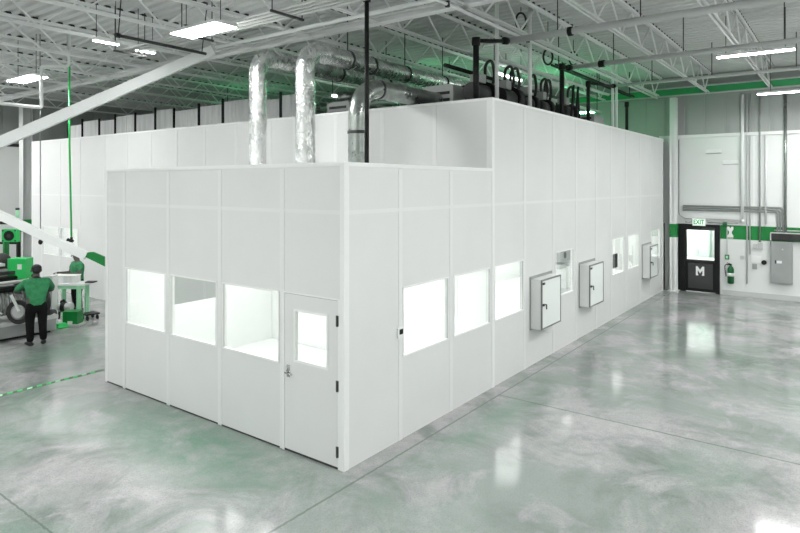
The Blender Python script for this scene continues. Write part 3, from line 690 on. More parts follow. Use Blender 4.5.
# ------------------------------------------------------------------ white sloping beams at the far side
a, b = D(12.7, -22, 152), D(13.9, 214, 50)
r = thing('sloping_beam', a, 'long white sloping beam rising across the hall to the ceiling girder', 'beam')
m = MB(); m.bar(a, b, 0.14, 0.225); m.build('shaft', 'white', r); MB().box(a.x-0.1, a.y-0.1, 0, a.x+0.1, a.y+0.1, a.z-0.06, 0.01).build('post', 'white', r)
m = MB(); q = (b-a).normalized(); m.bar(b-q*0.02, b+q*0.10, 0.16, 0.25); m.build('end_plate', 'lgrey', r)
a, b = D(12.0, -70, 181), D(12.3, 104.5, 263.5)
r = thing('boom_arm', a, 'white boom sloping down to a green tip in front of the man at the bench', 'boom')
q = (b-a).normalized(); tp = b-q*0.40
dn_ = Vector((0, 0, -0.02)); MB().bar(a+dn_, tp+dn_, 0.12, 0.165).build('arm', 'white', r)
e0, e1, e2, e3 = D(12.22, 77, 253.0), D(12.25, 93, 252.0), D(12.3, 104.6, 257.0), D(12.3, 104.6, 266.5)
MB().box(a.x-0.12, a.y-0.12, 0, a.x+0.12, a.y+0.12, a.z+0.3, 0.01).build('mast', 'white', r)
gt = MB().prism([tuple(e0), tuple(e1), tuple(e2), tuple(e3)], tuple(D(12.34, 104.6, 266.5)-e3 + Vector((0.04, 0.03, 0)))).build('tip', 'greenp', r); gt['label'] = 'green angled tip'

# ------------------------------------------------------------------ black door and what hangs on the back wall
d1 = thing('door_1', (BX, -1.0, 0), 'black half-glazed door with a white letter M in the far wall', 'door')
del d1['label'], d1['category']; d1['kind'] = 'structure'
f = MB(); f.box(BX-0.05, DY0-0.22, 0, BX+0.1, DY0, DH); f.box(BX-0.05, DY1, 0, BX+0.1, DY1+0.12, DH); f.box(BX-0.05, DY1+0.12, 2.05, BX+0.1, DY0-0.22, DH)
f.build('frame', 'black', d1)
l = MB(); ya, yb = DY0-0.225, DY1+0.125
l.box(BX, yb, 0.02, BX+0.05, ya, 1.06); l.box(BX, yb, 1.06, BX+0.05, yb+0.04, 2.045); l.box(BX, ya-0.03, 1.06, BX+0.05, ya, 2.045)
leaf = l.build('door_leaf', 'black', d1)
MB().box(BX+0.015, yb+0.04, 1.06, BX+0.022, ya-0.03, 2.045).build('pane', 'glass', leaf)
MB().box(BX-0.015, yb+0.08, 0.12, BX-0.001, ya-0.08, 0.96, 0.004).build('kick_plate', mat('door_plate', (0.045, 0.048, 0.047), 0.4), leaf)
MB().box(BX-0.06, yb+0.02, 0.985, BX-0.02, ya-0.02, 1.045, 0.006).build('push_bar', 'softblack', leaf)
MB().box(BX-0.075, DY1+0.14, 2.06, BX-0.051, -1.12, 2.14, 0.006).build('closer', 'dgrey', d1)
lm = MB(); ym = (ya+yb)/2+0.01; w_, h_, st, zb_ = 0.125, 0.30, 0.055, 0.55
Mpts = [(-w_, 0), (-w_+st+0.015, 0), (-w_+st+0.015, 0.045), (-w_+st, 0.045), (-w_+st, 0.17), (0, 0.07), (w_-st, 0.17), (w_-st, 0.045), (w_-st-0.015, 0.045), (w_-st-0.015, 0), (w_, 0),
        (w_, h_), (w_-st, h_), (0, 0.19), (-w_+st, h_), (-w_, h_)]
lm.prism([(BX-0.022, ym-u, zb_+v) for u, v in Mpts], (0.006, 0, 0)); lm.build('lettering', 'text', leaf)
# bright vestibule beyond the door
vx = BX+0.26
struct(MB().box(vx+2.4, -3.2, 0, vx+2.5, 2.4, 3.0).build('wall_vestibule', 'wallwhite'))
struct(MB().box(vx, -3.2, 2.9, vx+2.5, 2.4, 3.0).build('ceiling_vestibule', 'wallwhite'))
struct(MB().box(vx, -3.3, 0, vx+2.5, -3.2, 3.0).build('wall_vestibule_side', 'wallwhite'))
struct(MB().box(vx, 2.4, 0, vx+2.5, 2.5, 3.0).build('wall_vestibule_end', 'wallwhite'))
fixture(vx+1.2, -0.3, 2.82, 1.2, 2.4, 'flat ceiling light in the vestibule behind the black door', m='tubev', grp=None, top=0)
for i, (yy, lab) in enumerate(((0.25, 'pale green locker behind the black door glass, on the hinge side'), (-0.75, 'pale green locker behind the black door glass, on the latch side'))):
    r = thing('locker', (vx+2.2, yy, 0), lab, 'locker')
    MB().box(vx+2.0, yy-0.22, 0.0, vx+2.39, yy+0.22, 1.95, 0.01).build('body', 'locker', r)
    MB().box(vx+1.985, yy-0.19, 0.1, vx+1.999, yy+0.19, 1.9).build('door', 'locker', r)
    MB().box(vx+1.97, yy+0.14, 1.0, vx+1.984, yy+0.17, 1.2).build('handle', 'chrome', r)
bench('table', vx+0.9, -1.5, vx+1.6, 0.6, 0.95, 'white table in the vestibule behind the black door')

r = thing('exit_sign', (BX-0.06, -1.04, 2.19), 'white exit sign with green letters above the black door', 'sign')
MB().box(BX-0.12, -1.24, 2.19, BX-0.055, -0.85, 2.43, 0.01).build('housing', 'white', r)
MB().box(BX-0.126, -1.22, 2.215, BX-0.1205, -0.87, 2.405).build('face', 'exit', r)
text('EXIT', 0.21, 'gtext', r, face_minus_x(BX-0.131, -1.045, 2.31), sx=0.75, thick=0.002)
MB().box(BX-0.05, -1.24, 2.245, BX-0.002, -0.60, 2.29).build('mounting_strip', 'white', r)
# sign on the band
r = thing('band_sign', (BX-0.015, -1.95, 2.0), 'narrow white pinched symbol on the green wall band beside the door', 'sign')
h = MB(); s_ = [(0.085, 0.19), (0.085, 0.10), (0.04, 0.03), (0.04, -0.03), (0.085, -0.10), (0.085, -0.15)]
pl = [(BX-0.018, -1.95-a_, 2.01+b_) for a_, b_ in s_] + [(BX-0.018, -1.95+a_, 2.01+b_) for a_, b_ in s_[::-1]]
pl.insert(len(pl), (BX-0.018, -1.95+0.03, 2.01+0.19)); pl.append((BX-0.018, -1.95, 2.01+0.13)); pl.append((BX-0.018, -1.95-0.03, 2.01+0.19))
h.prism(pl, (0.005, 0, 0)); h.build('symbol', 'text', r)
MB().box(BX-0.016, -2.03, 1.815, BX-0.0125, -1.87, 1.85).build('bar', 'lgrey', r)

# fire extinguisher
ex, ey = BX-0.09, -1.97
r = thing('fire_extinguisher', (ex, ey, 0.38), 'dark green fire extinguisher with white label hung on the wall beside the door', 'fire extinguisher')
prof = [(0.38, 0.06), (0.40, 0.095), (0.84, 0.095), (0.90, 0.075), (0.94, 0.035), (0.97, 0.03)]
MB().tube([(ex, ey, z) for z, _ in prof], [q for _, q in prof], 18).build('cylinder', 'greend', r)
MB().tube([(ex, ey, 0.62), (ex, ey, 0.73)], 0.097, 18).build('paper_label', 'white', r)
v = MB(); v.box(ex-0.03, ey-0.03, 0.97, ex+0.03, ey+0.03, 1.0); v.box(ex-0.02, ey-0.02, 1.0, ex+0.02, ey+0.12, 1.015); v.bar((ex, ey-0.02, 1.0), (ex, ey+0.11, 1.05), 0.025, 0.012)
v.build('valve', 'black', r)
MB().tube(bend([(ex, ey+0.03, 0.985), (ex, ey+0.17, 0.98), (ex, ey+0.16, 0.75), (ex, ey+0.13, 0.6)], 0.08), 0.014, 8).build('hose', 'black', r)
MB().box(BX-0.012, ey-0.03, 0.75, BX-0.001, ey+0.03, 0.9).build('bracket', 'grey', r)

# electrical panel and trough
r = thing('wall_mounted_electrical_panel', (BX-0.12, -3.35, 0.5), 'tall grey electrical panel on the wall under the dark wireway', 'electrical panel')
MB().box(BX-0.16, -3.635, 0.52, BX-0.001, -3.065, 1.80, 0.012).build('cabinet', 'grey', r)
pd = MB().box(BX-0.172, -3.61, 0.56, BX-0.161, -3.09, 1.77, 0.004).build('door', 'grey', r)
MB().box(BX-0.177, -3.36, 1.14, BX-0.1725, -3.23, 1.22).build('tag', 'white', pd)
MB().box(BX-0.185, -3.21, 1.13, BX-0.1725, -3.18, 1.23).build('latch', 'black', pd)
MB().box(BX-0.18, -3.40, 1.55, BX-0.1725, -3.36, 1.59).build('lock', 'lgrey', pd)
r = thing('wireway', (BX-0.1, -4.0, 1.84), 'long dark wireway trough above the grey electrical panel', 'wireway')
MB().box(BX-0.15, -5.6, 1.84, BX-0.013, -3.08, 2.05, 0.01).build('trough', 'dgrey', r)
MB().box(BX-0.165, -5.6, 2.05, BX-0.013, -3.06, 2.075).build('lip', 'lgrey', r)
MB().box(BX-0.165, -3.079, 1.83, BX-0.013, -3.05, 2.049).build('end_cap', 'lgrey', r)
pipe('wall_conduit', [(BX-0.05, -3.15, 2.14), (BX-0.05, -6.0, 2.14)], 0.02, 'lgrey', 'pale conduit lying level on the green band over the wireway')
# conduit bundle along the wall then down into the wireway
for i in range(3):
    z = 2.70+i*0.07; y = -3.24-i*0.07
    lab = ('lowest', 'middle', 'topmost')[i]
    pipe('wall_conduit', [(BX-0.05, -0.55, z), (BX-0.05, y, z), (BX-0.05, y, 2.08)], 0.026, 'grey', 'grey conduit along the wall bending down to the wireway, %s of three' % lab, bends=0.1, group='bent conduits above the door')
pipe('wall_conduit', [(BX-0.05, -0.42, 5.05), (BX-0.05, -0.42, 2.55), (BX-0.05, -0.6, 2.42), (BX-0.05, -2.2, 2.42)], 0.018, 'grey', 'thin conduit dropping by the column and turning level above the door')
pipe('wall_conduit', [(BX-0.07, -0.62, 2.31), (BX-0.07, -0.8, 2.31)], 0.02, 'grey', 'short conduit stub feeding the exit sign')
pipe('wall_conduit', [(BX-0.07, -1.30, 2.31), (BX-0.07, -2.18, 2.31)], 0.022, 'grey', 'short level conduit between the exit sign and the white risers')
pipe('wall_riser', [(BX-0.06, -2.29, 2.34), (BX-0.06, -2.29, 6.4)], 0.05, 'white', 'white wall riser ending just above the green band', fittings=[((BX-0.06, -2.29, 2.34), (BX-0.06, -2.29, 2.44), 0.06, 'white')])
pipe('wall_riser', [(BX-0.04, -2.42, 0.42), (BX-0.04, -2.42, 6.4)], 0.022, 'lgrey', 'slender grey riser reaching down almost to the floor')
pipe('wall_riser', [(BX-0.04, -2.50, 1.35), (BX-0.04, -2.50, 6.4)], 0.018, 'lgrey', 'thin pale riser ending at the white plate')
pipe('wall_riser', [(BX-0.05, -2.77, 1.75), (BX-0.05, -2.77, 6.4)], 0.024, 'grey', 'grey riser ending at the small square switch box')
pipe('wall_riser', [(BX-0.05, -2.93, 2.3), (BX-0.05, -2.93, 5.1)], 0.03, 'white', 'white riser between grey riser and bent conduits')
pipe('wall_riser', [(BX-0.06, -3.44, 2.08), (BX-0.06, -3.44, 6.4)], 0.042, 'spiral', 'thick galvanised riser feeding the wireway')
pipe('wall_riser', [(BX-0.05, -1.86, 1.30), (BX-0.05, -1.86, 2.2)], 0.012, 'lgrey', 'short thin conduit dropping to the green pull station')
# small wall boxes
def wbox(name, y, z, w_, h_, dd, m, label, cat, face=None):
    r = thing(name, (BX-dd, y, z), label, cat)
    MB().box(BX-dd, y-w_/2, z-h_/2, BX-0.013, y+w_/2, z+h_/2, 0.006).build('case', m, r)
    MB().box(BX-dd-0.008, y-w_*0.3, z-h_*0.3, BX-dd-0.001, y+w_*0.3, z+h_*0.3).build('cover', face or m, r)
    return r
wbox('alarm_strobe', -1.80, 2.26, 0.13, 0.17, 0.09, 'greend', 'dark green alarm strobe at the top of the green band', 'alarm', 'greend')
wbox('wall_mounted_pull_station', -1.86, 1.22, 0.12, 0.15, 0.07, 'greend', 'small green pull station above the fire extinguisher', 'alarm', 'greenpale')
wbox('wall_mounted_junction_box', -2.29, 1.24, 0.12, 0.12, 0.07, 'lgrey', 'pale junction box level with the green pull station', 'box')
wbox('switch_box', -2.64, 1.62, 0.10, 0.15, 0.07, 'lgrey', 'pale switch box, the smaller of two under the green band', 'switch')
wbox('switch_box', -2.78, 1.64, 0.14, 0.20, 0.08, 'lgrey', 'pale switch box at the foot of the grey riser', 'switch')
wbox('outlet_plate', -2.66, 1.20, 0.28, 0.22, 0.03, 'white', 'white plate on the wall between two small boxes', 'plate')
wbox('outlet_box', -2.63, 0.98, 0.13, 0.16, 0.09, 'grey', 'grey outlet box just below the white plate', 'outlet')
r = thing('wall_mounted_dial_gauge', (BX-0.06, -2.88, 1.12), 'round black gauge on the wall beside the white plate', 'gauge')
MB().tube([(BX-0.001, -2.88, 1.12), (BX-0.06, -2.88, 1.12)], 0.07, 16).build('case', 'black', r)
MB().tube([(BX-0.061, -2.88, 1.12), (BX-0.085, -2.88, 1.12)], 0.03, 12).build('knob', 'softblack', r)
for i, (y0, z) in enumerate(((-1.47, 4.63), (-1.96, 4.26))):
    r = thing('wall_nameplate', (BX-0.03, y0, z), ('small white bar fixed high on the wall, the upper of two', 'small white bar fixed high on the wall, the lower of two')[i], 'bar')
    MB().box(BX-0.04, y0-0.23, z-0.055, BX-0.001, y0+0.23, z+0.055, 0.008).build('case', 'white', r)
    MB().box(BX-0.036, y0-0.23, z-0.068, BX-0.001, y0+0.23, z-0.056).build('lip', 'grey', r)
# black post in the gap between block and column
tag(MB().box(15.98, 0.02, 0, 16.26, 0.30, 2.24).build('infill_sheet', 'black'), 'black panel closing the gap between white block and column', 'panel')
tag(MB().box(16.0, 0.05, 2.26, 16.26, 0.30, 5.0).build('infill_cover', 'dgrey'), 'dark grey cover above the black panel beside the column', 'cover')

# ------------------------------------------------------------------ floor tape
r = thing('floor_tape', (-4, 6.45, 0.001), 'green and black striped safety tape on the floor beside the cleanroom corner', 'tape')
MB().box(-9, 6.40, 0.0005, 0.32, 6.50, 0.002).build('band', 'greend', r)
for k in range(60):
    x = -8.95+k*0.155
    if x > 0.18: break
    MB().prism([(x, 6.402, 0.0021), (x+0.085, 6.402, 0.0021), (x+0.125, 6.498, 0.0021), (x+0.04, 6.498, 0.0021)], (0, 0, 0.0006)).build('stripe', 'greenb' if k % 3 else 'greenpale', r)

# ------------------------------------------------------------------ packing machine
ax = Vector((-.80, -.60, 0)); sd = Vector((.60, -.80, 0)); upv = Vector((0, 0, 1))
mc = thing('packing_machine', (0.0, 11.0, 0), 'grey film winding machine with a big roll and stacked black bars beside the man', 'machine')
MB().box(-3.2, 10.40, 0.0, 1.05, 11.4, 0.06).build('plinth', 'black', mc)
MB().box(-3.2, 10.30, 0.06, 1.15, 11.5, 0.40, 0.02).build('base', 'grey', mc)
MB().box(-3.2, 10.27, 0.33, 1.18, 11.53, 0.42, 0.01).build('deck_rail', 'lgrey', mc)
for x in (-1.6, 0.95): MB().box(x, 10.45, 0.42, x+0.09, 11.35, 1.25, 0.01).build('side_plate', 'dgrey', mc)
MB().tube([(-1.5, 10.75, 0.80), (0.94, 10.75, 0.80)], 0.30, 24).build('film_roll', noisy('film', (0.10, 0.11, 0.105), (0.36, 0.38, 0.37), 4, (0.15, 0.3), 0.3, stretch=(8, 1, 1)), mc)
for i in range(2):
    rw = MB().tube([(-0.42+i*1.3, 10.44, 0.78), (-0.36+i*1.3, 10.44, 0.78)], [0.33, 0.33], 24).build('flywheel', 'dgrey', mc)
    MB().tube([(-0.45+i*1.3, 10.44, 0.78), (-0.43+i*1.3, 10.44, 0.78)], 0.2, 20).build('hub', 'lgrey', rw)
for i, (y, z) in enumerate(((10.5, 1.18), (10.7, 1.26), (10.9, 1.34), (11.1, 1.42), (10.6, 1.10))):
    MB().tube([(-3.0, y, z), (1.0, y, z)], 0.045, 12).build('roller', 'lgrey' if i % 2 else 'black', mc)
MB().box(-3.0, 11.0, 1.25, 0.7, 11.4, 1.33).build('table', 'black', mc)
MB().box(-3.0, 10.9, 1.42, 0.5, 11.5, 1.50).build('table', 'dgrey', mc)
MB().box(-3.0, 11.0, 1.62, 0.3, 11.5, 1.68).build('table', 'lgrey', mc)
c3 = D(13.55, 19, 312)
dk = MB().tube([c3-ax*0.06, c3+ax*0.03], 0.27, 28).build('rewind_disc', 'dgrey', mc)
MB().tube([c3+ax*0.031, c3+ax*0.06], [0.17, 0.12], 22).build('hub', 'lgrey', dk)
MB().bar(tuple(D(13.4, 11, 295)), tuple(D(13.4, 19, 311)), 0.05, 0.04).build('arm', 'white', mc)
MB().bar((-0.5, 10.5, 1.1), (0.0, 10.35, 0.62), 0.06, 0.03).build('lever', 'white', mc)
ax = Vector((-.80, -.60, 0)); sd = Vector((.60, -.80, 0)); upv = Vector((0, 0, 1))
def oriented_box(c, hx, hy, hz, name, m, parent):
    poly = [tuple(c + sd*i*hx + upv*j*hz - ax*hy) for i, j in ((-1,-1),(1,-1),(1,1),(-1,1))]
    return MB().prism(poly, tuple(ax*2*hy)).build(name, m, parent)
cb_ = D(14.5, 20.5, 268)
gb = oriented_box(cb_, 0.21, 0.16, 0.24, 'control_box', 'greenb', mc); gb['label'] = 'bright green control box'
oriented_box(cb_+ax*0.165+sd*0.08+upv*0.05, 0.05, 0.004, 0.06, 'screen', 'white', gb)
oriented_box(cb_-upv*0.76, 0.10, 0.10, 0.52, 'control_pedestal', 'dgrey', mc)
c2 = D(14.6, 53, 316)
wl_ = MB().tube([c2 - sd*0.08, c2 + sd*0.02], 0.16, 18).build('drive_wheel', 'dgrey', mc)
MB().tube([c2 - sd*0.09, c2 + sd*0.03], 0.07, 14).build('hub', 'lgrey', wl_)

# film dispenser tower behind it
tw = thing('tower_frame', (0.2, 12.6, 0), 'black upright frame carrying a green square fan head behind the winding machine', 'machine')
for px in (-14, 18.5):
    p = D(16.5, px, 260); MB().box(p.x-0.04, p.y-0.04, 0, p.x+0.04, p.y+0.04, 2.55).build('post', 'black', tw)
p = D(16.5, -14, 236); q = D(16.5, 18.5, 236)
MB().bar((p.x, p.y, 2.5), (q.x, q.y, 2.5), 0.08, 0.08).build('cross_bar', 'black', tw)
MB().bar((p.x, p.y, 1.95), (q.x, q.y, 1.95), 0.06, 0.06).build('cross_bar', 'black', tw)
c = D(16.2, 11, 235.5)
hd = oriented_box(c, 0.20, 0.08, 0.17, 'fan_head', 'greenb', tw); hd['label'] = 'bright green square head with a black disc'
MB().tube([c+ax*0.081, c+ax*0.10], 0.135, 20).build('disc', 'black', hd)
MB().tube([c+ax*0.101, c+ax*0.11], 0.05, 16).build('hub', 'dgrey', hd)
for i, j in ((-1,-1),(1,-1),(1,1),(-1,1)):
    MB().tube([c+ax*0.081+sd*i*0.165+upv*j*0.135, c+ax*0.092+sd*i*0.165+upv*j*0.135], 0.022, 8).build('bolt', 'dgrey', hd)
p = D(16.3, 6, 250); MB().box(p.x-0.06, p.y-0.06, 1.2, p.x+0.06, p.y+0.06, 2.1, 0.01).build('green_column', 'greenp', tw)
p = D(16.0, 2, 262); MB().sphere(p, 0.22, 1, 1, 1.1).build('motor', 'rubber', tw)
MB().tube([p+ax*0.18, p+ax*0.26], 0.13, 16).build('motor_cap', 'dgrey', tw)
# signal lamp
p = D(17.6, 17.5, 214)
r = thing('signal_lamp', (p.x, p.y, 0), 'slim pole with a pale green beacon standing behind the boom', 'lamp')
MB().tube([(p.x, p.y, 0), (p.x, p.y, p.z-0.12)], 0.02, 8).build('pole', 'grey', r)
MB().tube([(p.x, p.y, p.z-0.12), (p.x, p.y, p.z+0.12)], 0.05, 12).build('beacon', 'greenpale', r)
MB().tube([(p.x, p.y, p.z+0.12), (p.x, p.y, p.z+0.18)], 0.055, 12).build('cap', 'dgrey', r)

# small pump cart in front of the bench
pm = thing('pump_cart', (1.75, 11.0, 0), 'green boxed pump with white label beside the bench leg', 'pump')
g = oriented_box(D(15.2, 73, 318.5), 0.185, 0.14, 0.20, 'casing', 'greenp', pm)
c0 = D(15.2, 73, 318.5)
lb = MB().prism([tuple(c0 + ax*0.141 + sd*i*0.06 + upv*(j*0.045-0.08)) for i, j in ((-1,-1),(1,-1),(1,1),(-1,1))], tuple(ax*0.004)).build('paper_label', 'white', pm)
MB().prism([tuple(D(15.0, 66, 326) + sd*i + upv*j + ax*0.0) for i, j in ((-0.28, -0.02), (0.32, -0.02), (0.32, 0.03), (-0.28, 0.03))], tuple(-ax*0.35)).build('skid', 'lgrey', pm)
cy = D(15.5, 70, 307)
MB().tube([cy - sd*0.30, cy + sd*0.05], 0.11, 14).build('motor', 'lgrey', pm)
MB().tube([cy - sd*0.20, cy - sd*0.10], 0.135, 14).build('motor_ring', 'black', pm)
MB().tube(bend([cy - sd*0.12 + upv*0.08, cy - sd*0.16 + upv*0.2, cy - sd*0.26 + upv*0.1, cy - sd*0.28 - upv*0.3], 0.12), 0.03, 8).build('hose', 'black', pm)
c1 = D(14.9, 61, 326.5)
MB().prism([(c1.x-0.12, c1.y-0.10, 0.02), (c1.x+0.16, c1.y-0.10, 0.02), (c1.x+0.12, c1.y-0.05, 0.11), (c1.x-0.08, c1.y-0.05, 0.11)], (0, 0.16, 0)).build('foot_pedal', 'greenb', pm)

# bench with pale green legs
bz = 0.93
B0 = D(15.9, 53, 0); B1 = D(15.9, 85, 0); B0.z = B1.z = 0
bt = thing('packing_bench', (B0+B1)/2, 'pale green packing bench in front of the man by the wall', 'bench')
back = Vector((.80, .60, 0))*0.5
def slab(p, q, bk, z0, z1, name, m, par):
    return MB().prism([(p.x, p.y, z0), (q.x, q.y, z0), (q.x+bk.x, q.y+bk.y, z0), (p.x+bk.x, p.y+bk.y, z0)], (0, 0, z1-z0)).build(name, m, par)
slab(B0, B1, back, bz-0.05, bz, 'bench_top', 'white', bt)
slab(B0+back*0.02, B1-(B1-B0)*0.02+back*0.02, back*0.06, bz-0.14, bz-0.051, 'apron', 'greenpale', bt)
for p in (B0+(B1-B0)*0.06, B0+(B1-B0)*0.80):
    for bk in (0.03, 0.85):
        q = p+back*bk; MB().box(q.x-0.045, q.y-0.045, 0, q.x+0.045, q.y+0.045, bz-0.051).build('leg', 'greenpale', bt)
q = B0+(B1-B0)*0.9+back*0.3; slab(q, q+(B1-B0)*0.28, back*0.4, bz+0.002, bz+0.03, 'tray', 'black', bt)
a_ = B0+(B1-B0)*0.04+back*0.1; b_ = B0+(B1-B0)*0.66+back*0.1
cb = thing('clear_bin', (a_.x, a_.y, bz), 'clear plastic bin of parts lying on the packing bench', 'bin')
slab(a_, b_, back*0.55, bz+0.001, bz+0.19, 'tub', 'sheet', cb)
slab(a_-(b_-a_)*0.03-back*0.02, b_+(b_-a_)*0.03-back*0.02, back*0.59, bz+0.191, bz+0.21, 'lid', 'white', cb)
bs = D(15.5, 47.5, 290)
cbx = thing('carton', (bs.x, bs.y, 0), 'plain white upright cabinet between the man in front and the bench', 'cabinet')
slab(D(15.1, 42.5, 0)*1, D(15.1, 52, 0)*1, Vector((.8, .6, 0))*0.25, 0.0, 1.22, 'body', 'white', cbx)
slab(D(15.1, 42.5, 0)*1, D(15.1, 52, 0)*1, Vector((.8, .6, 0))*0.25, 1.221, 1.25, 'lid', 'lgrey', cbx)
cs = D(15.9, 90, 317); 
r = thing('caster_trolley', (cs.x, cs.y, 0), 'low black wheeled trolley by the second man\'s feet', 'trolley')
MB().box(cs.x-0.18, cs.y-0.18, 0.13, cs.x+0.18, cs.y+0.18, 0.17, 0.01).build('platform', 'black', r)
for sx in (-1, 1):
    for sy in (-1, 1): MB().tube([(cs.x+sx*0.13-0.015, cs.y+sy*0.13, 0.06), (cs.x+sx*0.13+0.015, cs.y+sy*0.13, 0.06)], 0.06, 12).build('wheel', 'rubber', r)

# ------------------------------------------------------------------ people
def skin_mesh(name, verts, edges, radii, roots, sub=2):
    me = bpy.data.meshes.new(name); me.from_pydata(verts, edges, [])
    o = bpy.data.objects.new(name+'_src', me); COL.objects.link(o)
    sm = o.modifiers.new('skin', 'SKIN'); sm.use_smooth_shade = True
    if not me.skin_vertices: 
        bpy.context.view_layer.objects.active = o
    lay = me.skin_vertices[0].data
    for i, rr in enumerate(radii):
        lay[i].radius = rr if isinstance(rr, tuple) else (rr, rr); lay[i].use_root = i in roots
    ss = o.modifiers.new('sub', 'SUBSURF'); ss.levels = sub; ss.render_levels = sub
    bpy.context.view_layer.update()
    res = bpy.data.meshes.new_from_object(o.evaluated_get(bpy.context.evaluated_depsgraph_get()))
    bpy.data.objects.remove(o)
    for p_ in res.polygons: p_.use_smooth = True
    return res

def person(loc, rz, label, arms, legs, scale=1.0, sleeve=0.95, wide=1.22):
    r = thing('person', (0, 0, 0), label, 'person')
    V, E, R = [], [], []
    def add(p, rad, prev=None):
        V.append(p); R.append(rad); i = len(V)-1
        if prev is not None: E.append((prev, i))
        return i
    pel = add((0, 0, 0.95), (0.135, 0.105)); sp = add((0, 0.01, 1.12), (0.135, 0.105), pel); ch = add((0, 0.0, 1.32), (0.15, 0.105), sp)
    nb = add((0, 0.0, 1.46), 0.065, ch); nk = add((0, 0.01, 1.52), 0.055, nb); h1 = add((0, 0.03, 1.60), (0.056, 0.072), nk); h2 = add((0, 0.025, 1.69), (0.064, 0.084), h1); h3 = add((0, 0.015, 1.755), (0.042, 0.052), h2)
    hands = []
    for s, key in ((-1, 'l'), (1, 'r')):
        el, wr = arms[key]
        sh = add((s*0.175, 0, 1.40), 0.066, ch); e_ = add(el, 0.044, sh)
        mid = tuple((el[k]*0.55+wr[k]*0.45) for k in range(3)); f_ = add(mid, 0.042, e_); w_ = add(wr, 0.028, f_)
        dv = (Vector(wr)-Vector(el)).normalized(); pm_ = Vector(wr)+dv*0.05; add(tuple(pm_), (0.038, 0.02), w_); add(tuple(Vector(wr)+dv*0.09), (0.036, 0.018), len(V)-1)
        hands.append((Vector(wr), dv, s))
        hp = add((s*0.09, 0, 0.90), 0.085, pel); kn, an, to = legs[key]
        k_ = add(kn, 0.056, hp); cf = add(tuple((kn[q]*0.65+an[q]*0.35) for q in range(3)), 0.055, k_); a__ = add(an, 0.036, cf); add(to, 0.03, a__)
    body = skin_mesh('body', V, E, R, {0})
    # fingers, ears and nose as small pieces of the same body mesh
    bm = bmesh.new(); bm.from_mesh(body)
    tmp = MB(); tmp.bm.free(); tmp.bm = bm
    for wr, dv, s in hands:
        side = dv.cross(Vector((0, 0, 1))).normalized(); dn = dv.cross(side).normalized()
        if dn.z > 0: dn = -dn
        for k, ln in enumerate((0.072, 0.082, 0.076, 0.06)):
            b0 = wr+dv*0.085+side*(k-1.5)*0.019
            tmp.tube([b0, b0+dv*ln*0.5+dn*0.006, b0+dv*ln*0.85+dn*0.025, b0+dv*ln*0.95+dn*0.04], [0.0095, 0.009, 0.008, 0.006], 8)
        b0 = wr+dv*0.035-side*0.03*s
        tmp.tube([b0, b0+dv*0.03-side*0.022*s+dn*0.01, b0+dv*0.06-side*0.024*s+dn*0.025], [0.011, 0.010, 0.007], 8)
    tmp.sphere((0, 0.125, 1.645), 0.016, 0.8, 1.2, 1.3, 8)
    for s in (-1, 1): tmp.sphere((s*0.08, 0.02, 1.645), 0.028, 0.4, 0.8, 1.2, 8)
    tmp.build('body', 'skin', r)
    eyes = MB()
    for s in (-1, 1): eyes.sphere((s*0.032, 0.112, 1.668), 0.011, 1, 0.6, 0.7, 8)
    eyes.box(-0.026, 0.100, 1.600, 0.026, 0.114, 1.606); eyes.build('eyes', 'black', r)
    hr = MB(); hr.sphere((0, 0.0, 1.70), 0.092, 0.92, 1.04, 0.95); hr.sphere((0, -0.035, 1.66), 0.082, 0.92, 0.9, 1.0); hr.build('hair', 'hair', r)
    # shirt
    V, E, R = [], [], []
    aa = add((0, 0, 0.86), (0.16, 0.13)); a0 = add((0, 0, 0.93), (0.168, 0.135), aa); a1 = add((0, 0.01, 1.10), (0.165, 0.13), a0); a2 = add((0, 0, 1.31), (0.178, 0.128), a1); add((0, 0, 1.475), (0.075, 0.07), a2)
    for s, key in ((-1, 'l'), (1, 'r')):
        el, wr = arms[key]; sh = add((s*0.18, 0, 1.395), 0.088, a2)
        p_ = Vector((s*0.18, 0, 1.395)).lerp(Vector(el), sleeve); add(tuple(p_), 0.066, sh)
    me = skin_mesh('shirt', V, E, R, {0}); me.materials.append(M['shirt'])
    o = bpy.data.objects.new('shirt', me); COL.objects.link(o); o.parent = r
    V, E, R = [], [], []
    aa = add((0, 0, 1.06), (0.14, 0.11)); a0 = add((0, 0, 0.98), (0.15, 0.118), aa); a1 = add((0, 0, 0.90), (0.155, 0.122), a0)
    for s, key in ((-1, 'l'), (1, 'r')):
        kn, an, to = legs[key]; hp = add((s*0.092, 0, 0.80), 0.105, a1); k_ = add(kn, 0.078, hp)
        add(tuple((kn[q]*0.5+an[q]*0.5) for q in range(3)), 0.07, k_); add((an[0], an[1], an[2]+0.0), 0.062, len(V)-1)
    me = skin_mesh('trousers', V, E, R, {0}); me.materials.append(M['trouser'])
    o = bpy.data.objects.new('trousers', me); COL.objects.link(o); o.parent = r
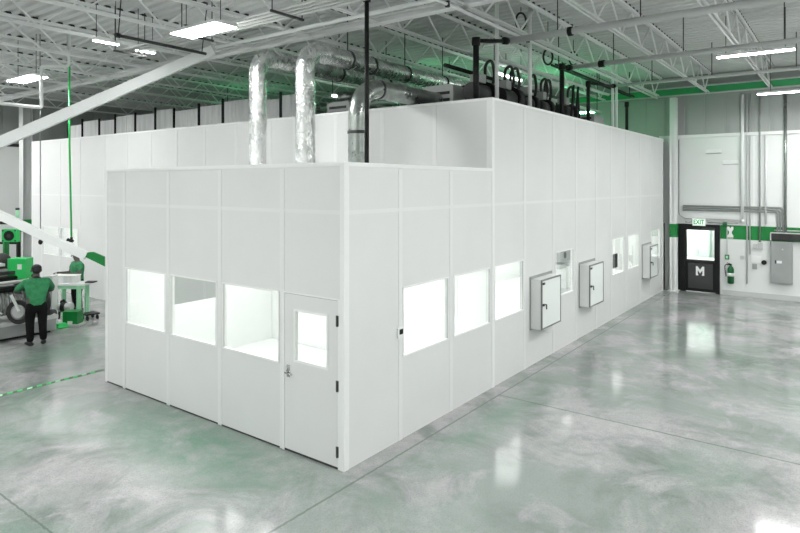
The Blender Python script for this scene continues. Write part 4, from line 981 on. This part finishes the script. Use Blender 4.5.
    for key in ('l', 'r'):
        kn, an, to = legs[key]; dv = (Vector(to)-Vector(an)); dv.z = 0; dv.normalize(); bc = Vector((an[0], an[1], 0))
        pts = [bc-dv*0.06+Vector((0,0,0.045)), bc+Vector((0,0,0.05)), bc+dv*0.10+Vector((0,0,0.042)), bc+dv*0.19+Vector((0,0,0.032)), bc+dv*0.215+Vector((0,0,0.028))]
        MB().tube(pts, [0.036, 0.048, 0.042, 0.030, 0.014], 12).build('shoe', 'rubber', r)
    r.location = loc; r.rotation_euler = (0, 0, rz); r.scale = (scale*wide, scale*(wide-0.07), scale)
    return r
def facing(px_right, fwd):           # heading in the floor plane built from image-right and away-from-camera
    v = Vector((.5972*px_right+.8021*fwd, -.8021*px_right+.5972*fwd)); return math.atan2(v.y, v.x)-PI/2
stand = {'l': ((-0.10, 0.02, 0.50), (-0.10, -0.02, 0.08), (-0.13, 0.13, 0.03)), 'r': ((0.10, 0.03, 0.50), (0.11, 0.0, 0.08), (0.14, 0.15, 0.03))}
person((0.34, 9.42, 0), facing(-0.65, 0.75), 'man in green shirt and black trousers seen from behind, reaching into the machine',
       {'l': ((-0.30, 0.16, 1.20), (-0.24, 0.40, 1.14)), 'r': ((0.28, 0.14, 1.16), (0.16, 0.38, 1.12))}, stand, 1.0)
pp = D(17.0, 77.5, 0)
person((pp.x, pp.y, 0), facing(-0.65, -0.65), 'man in green shirt with dark arms standing behind the packing bench',
       {'l': ((-0.25, 0.05, 1.13), (-0.22, 0.27, 1.16)), 'r': ((0.25, 0.08, 1.12), (0.18, 0.30, 1.15))}, stand, 0.94, sleeve=0.7, wide=1.4)

# ------------------------------------------------------------------ world, view
wd = bpy.data.worlds.new('world'); sc.world = wd; wd.use_nodes = True
wd.node_tree.nodes['Background'].inputs[0].default_value = (0.9, 0.95, 0.92, 1)
wd.node_tree.nodes['Background'].inputs[1].default_value = 0.1
sc.view_settings.view_transform = 'Standard'; sc.view_settings.look = 'None'; sc.view_settings.gamma = 1.0
sc.view_settings.use_curve_mapping = False
sc.view_settings.exposure = 1.24
cy_ = sc.cycles
cy_.use_denoising = True
cy_.max_bounces = 10; cy_.diffuse_bounces = 6; cy_.glossy_bounces = 4; cy_.transparent_max_bounces = 16
cy_.sample_clamp_indirect = 6.0
cy_.use_light_tree = True
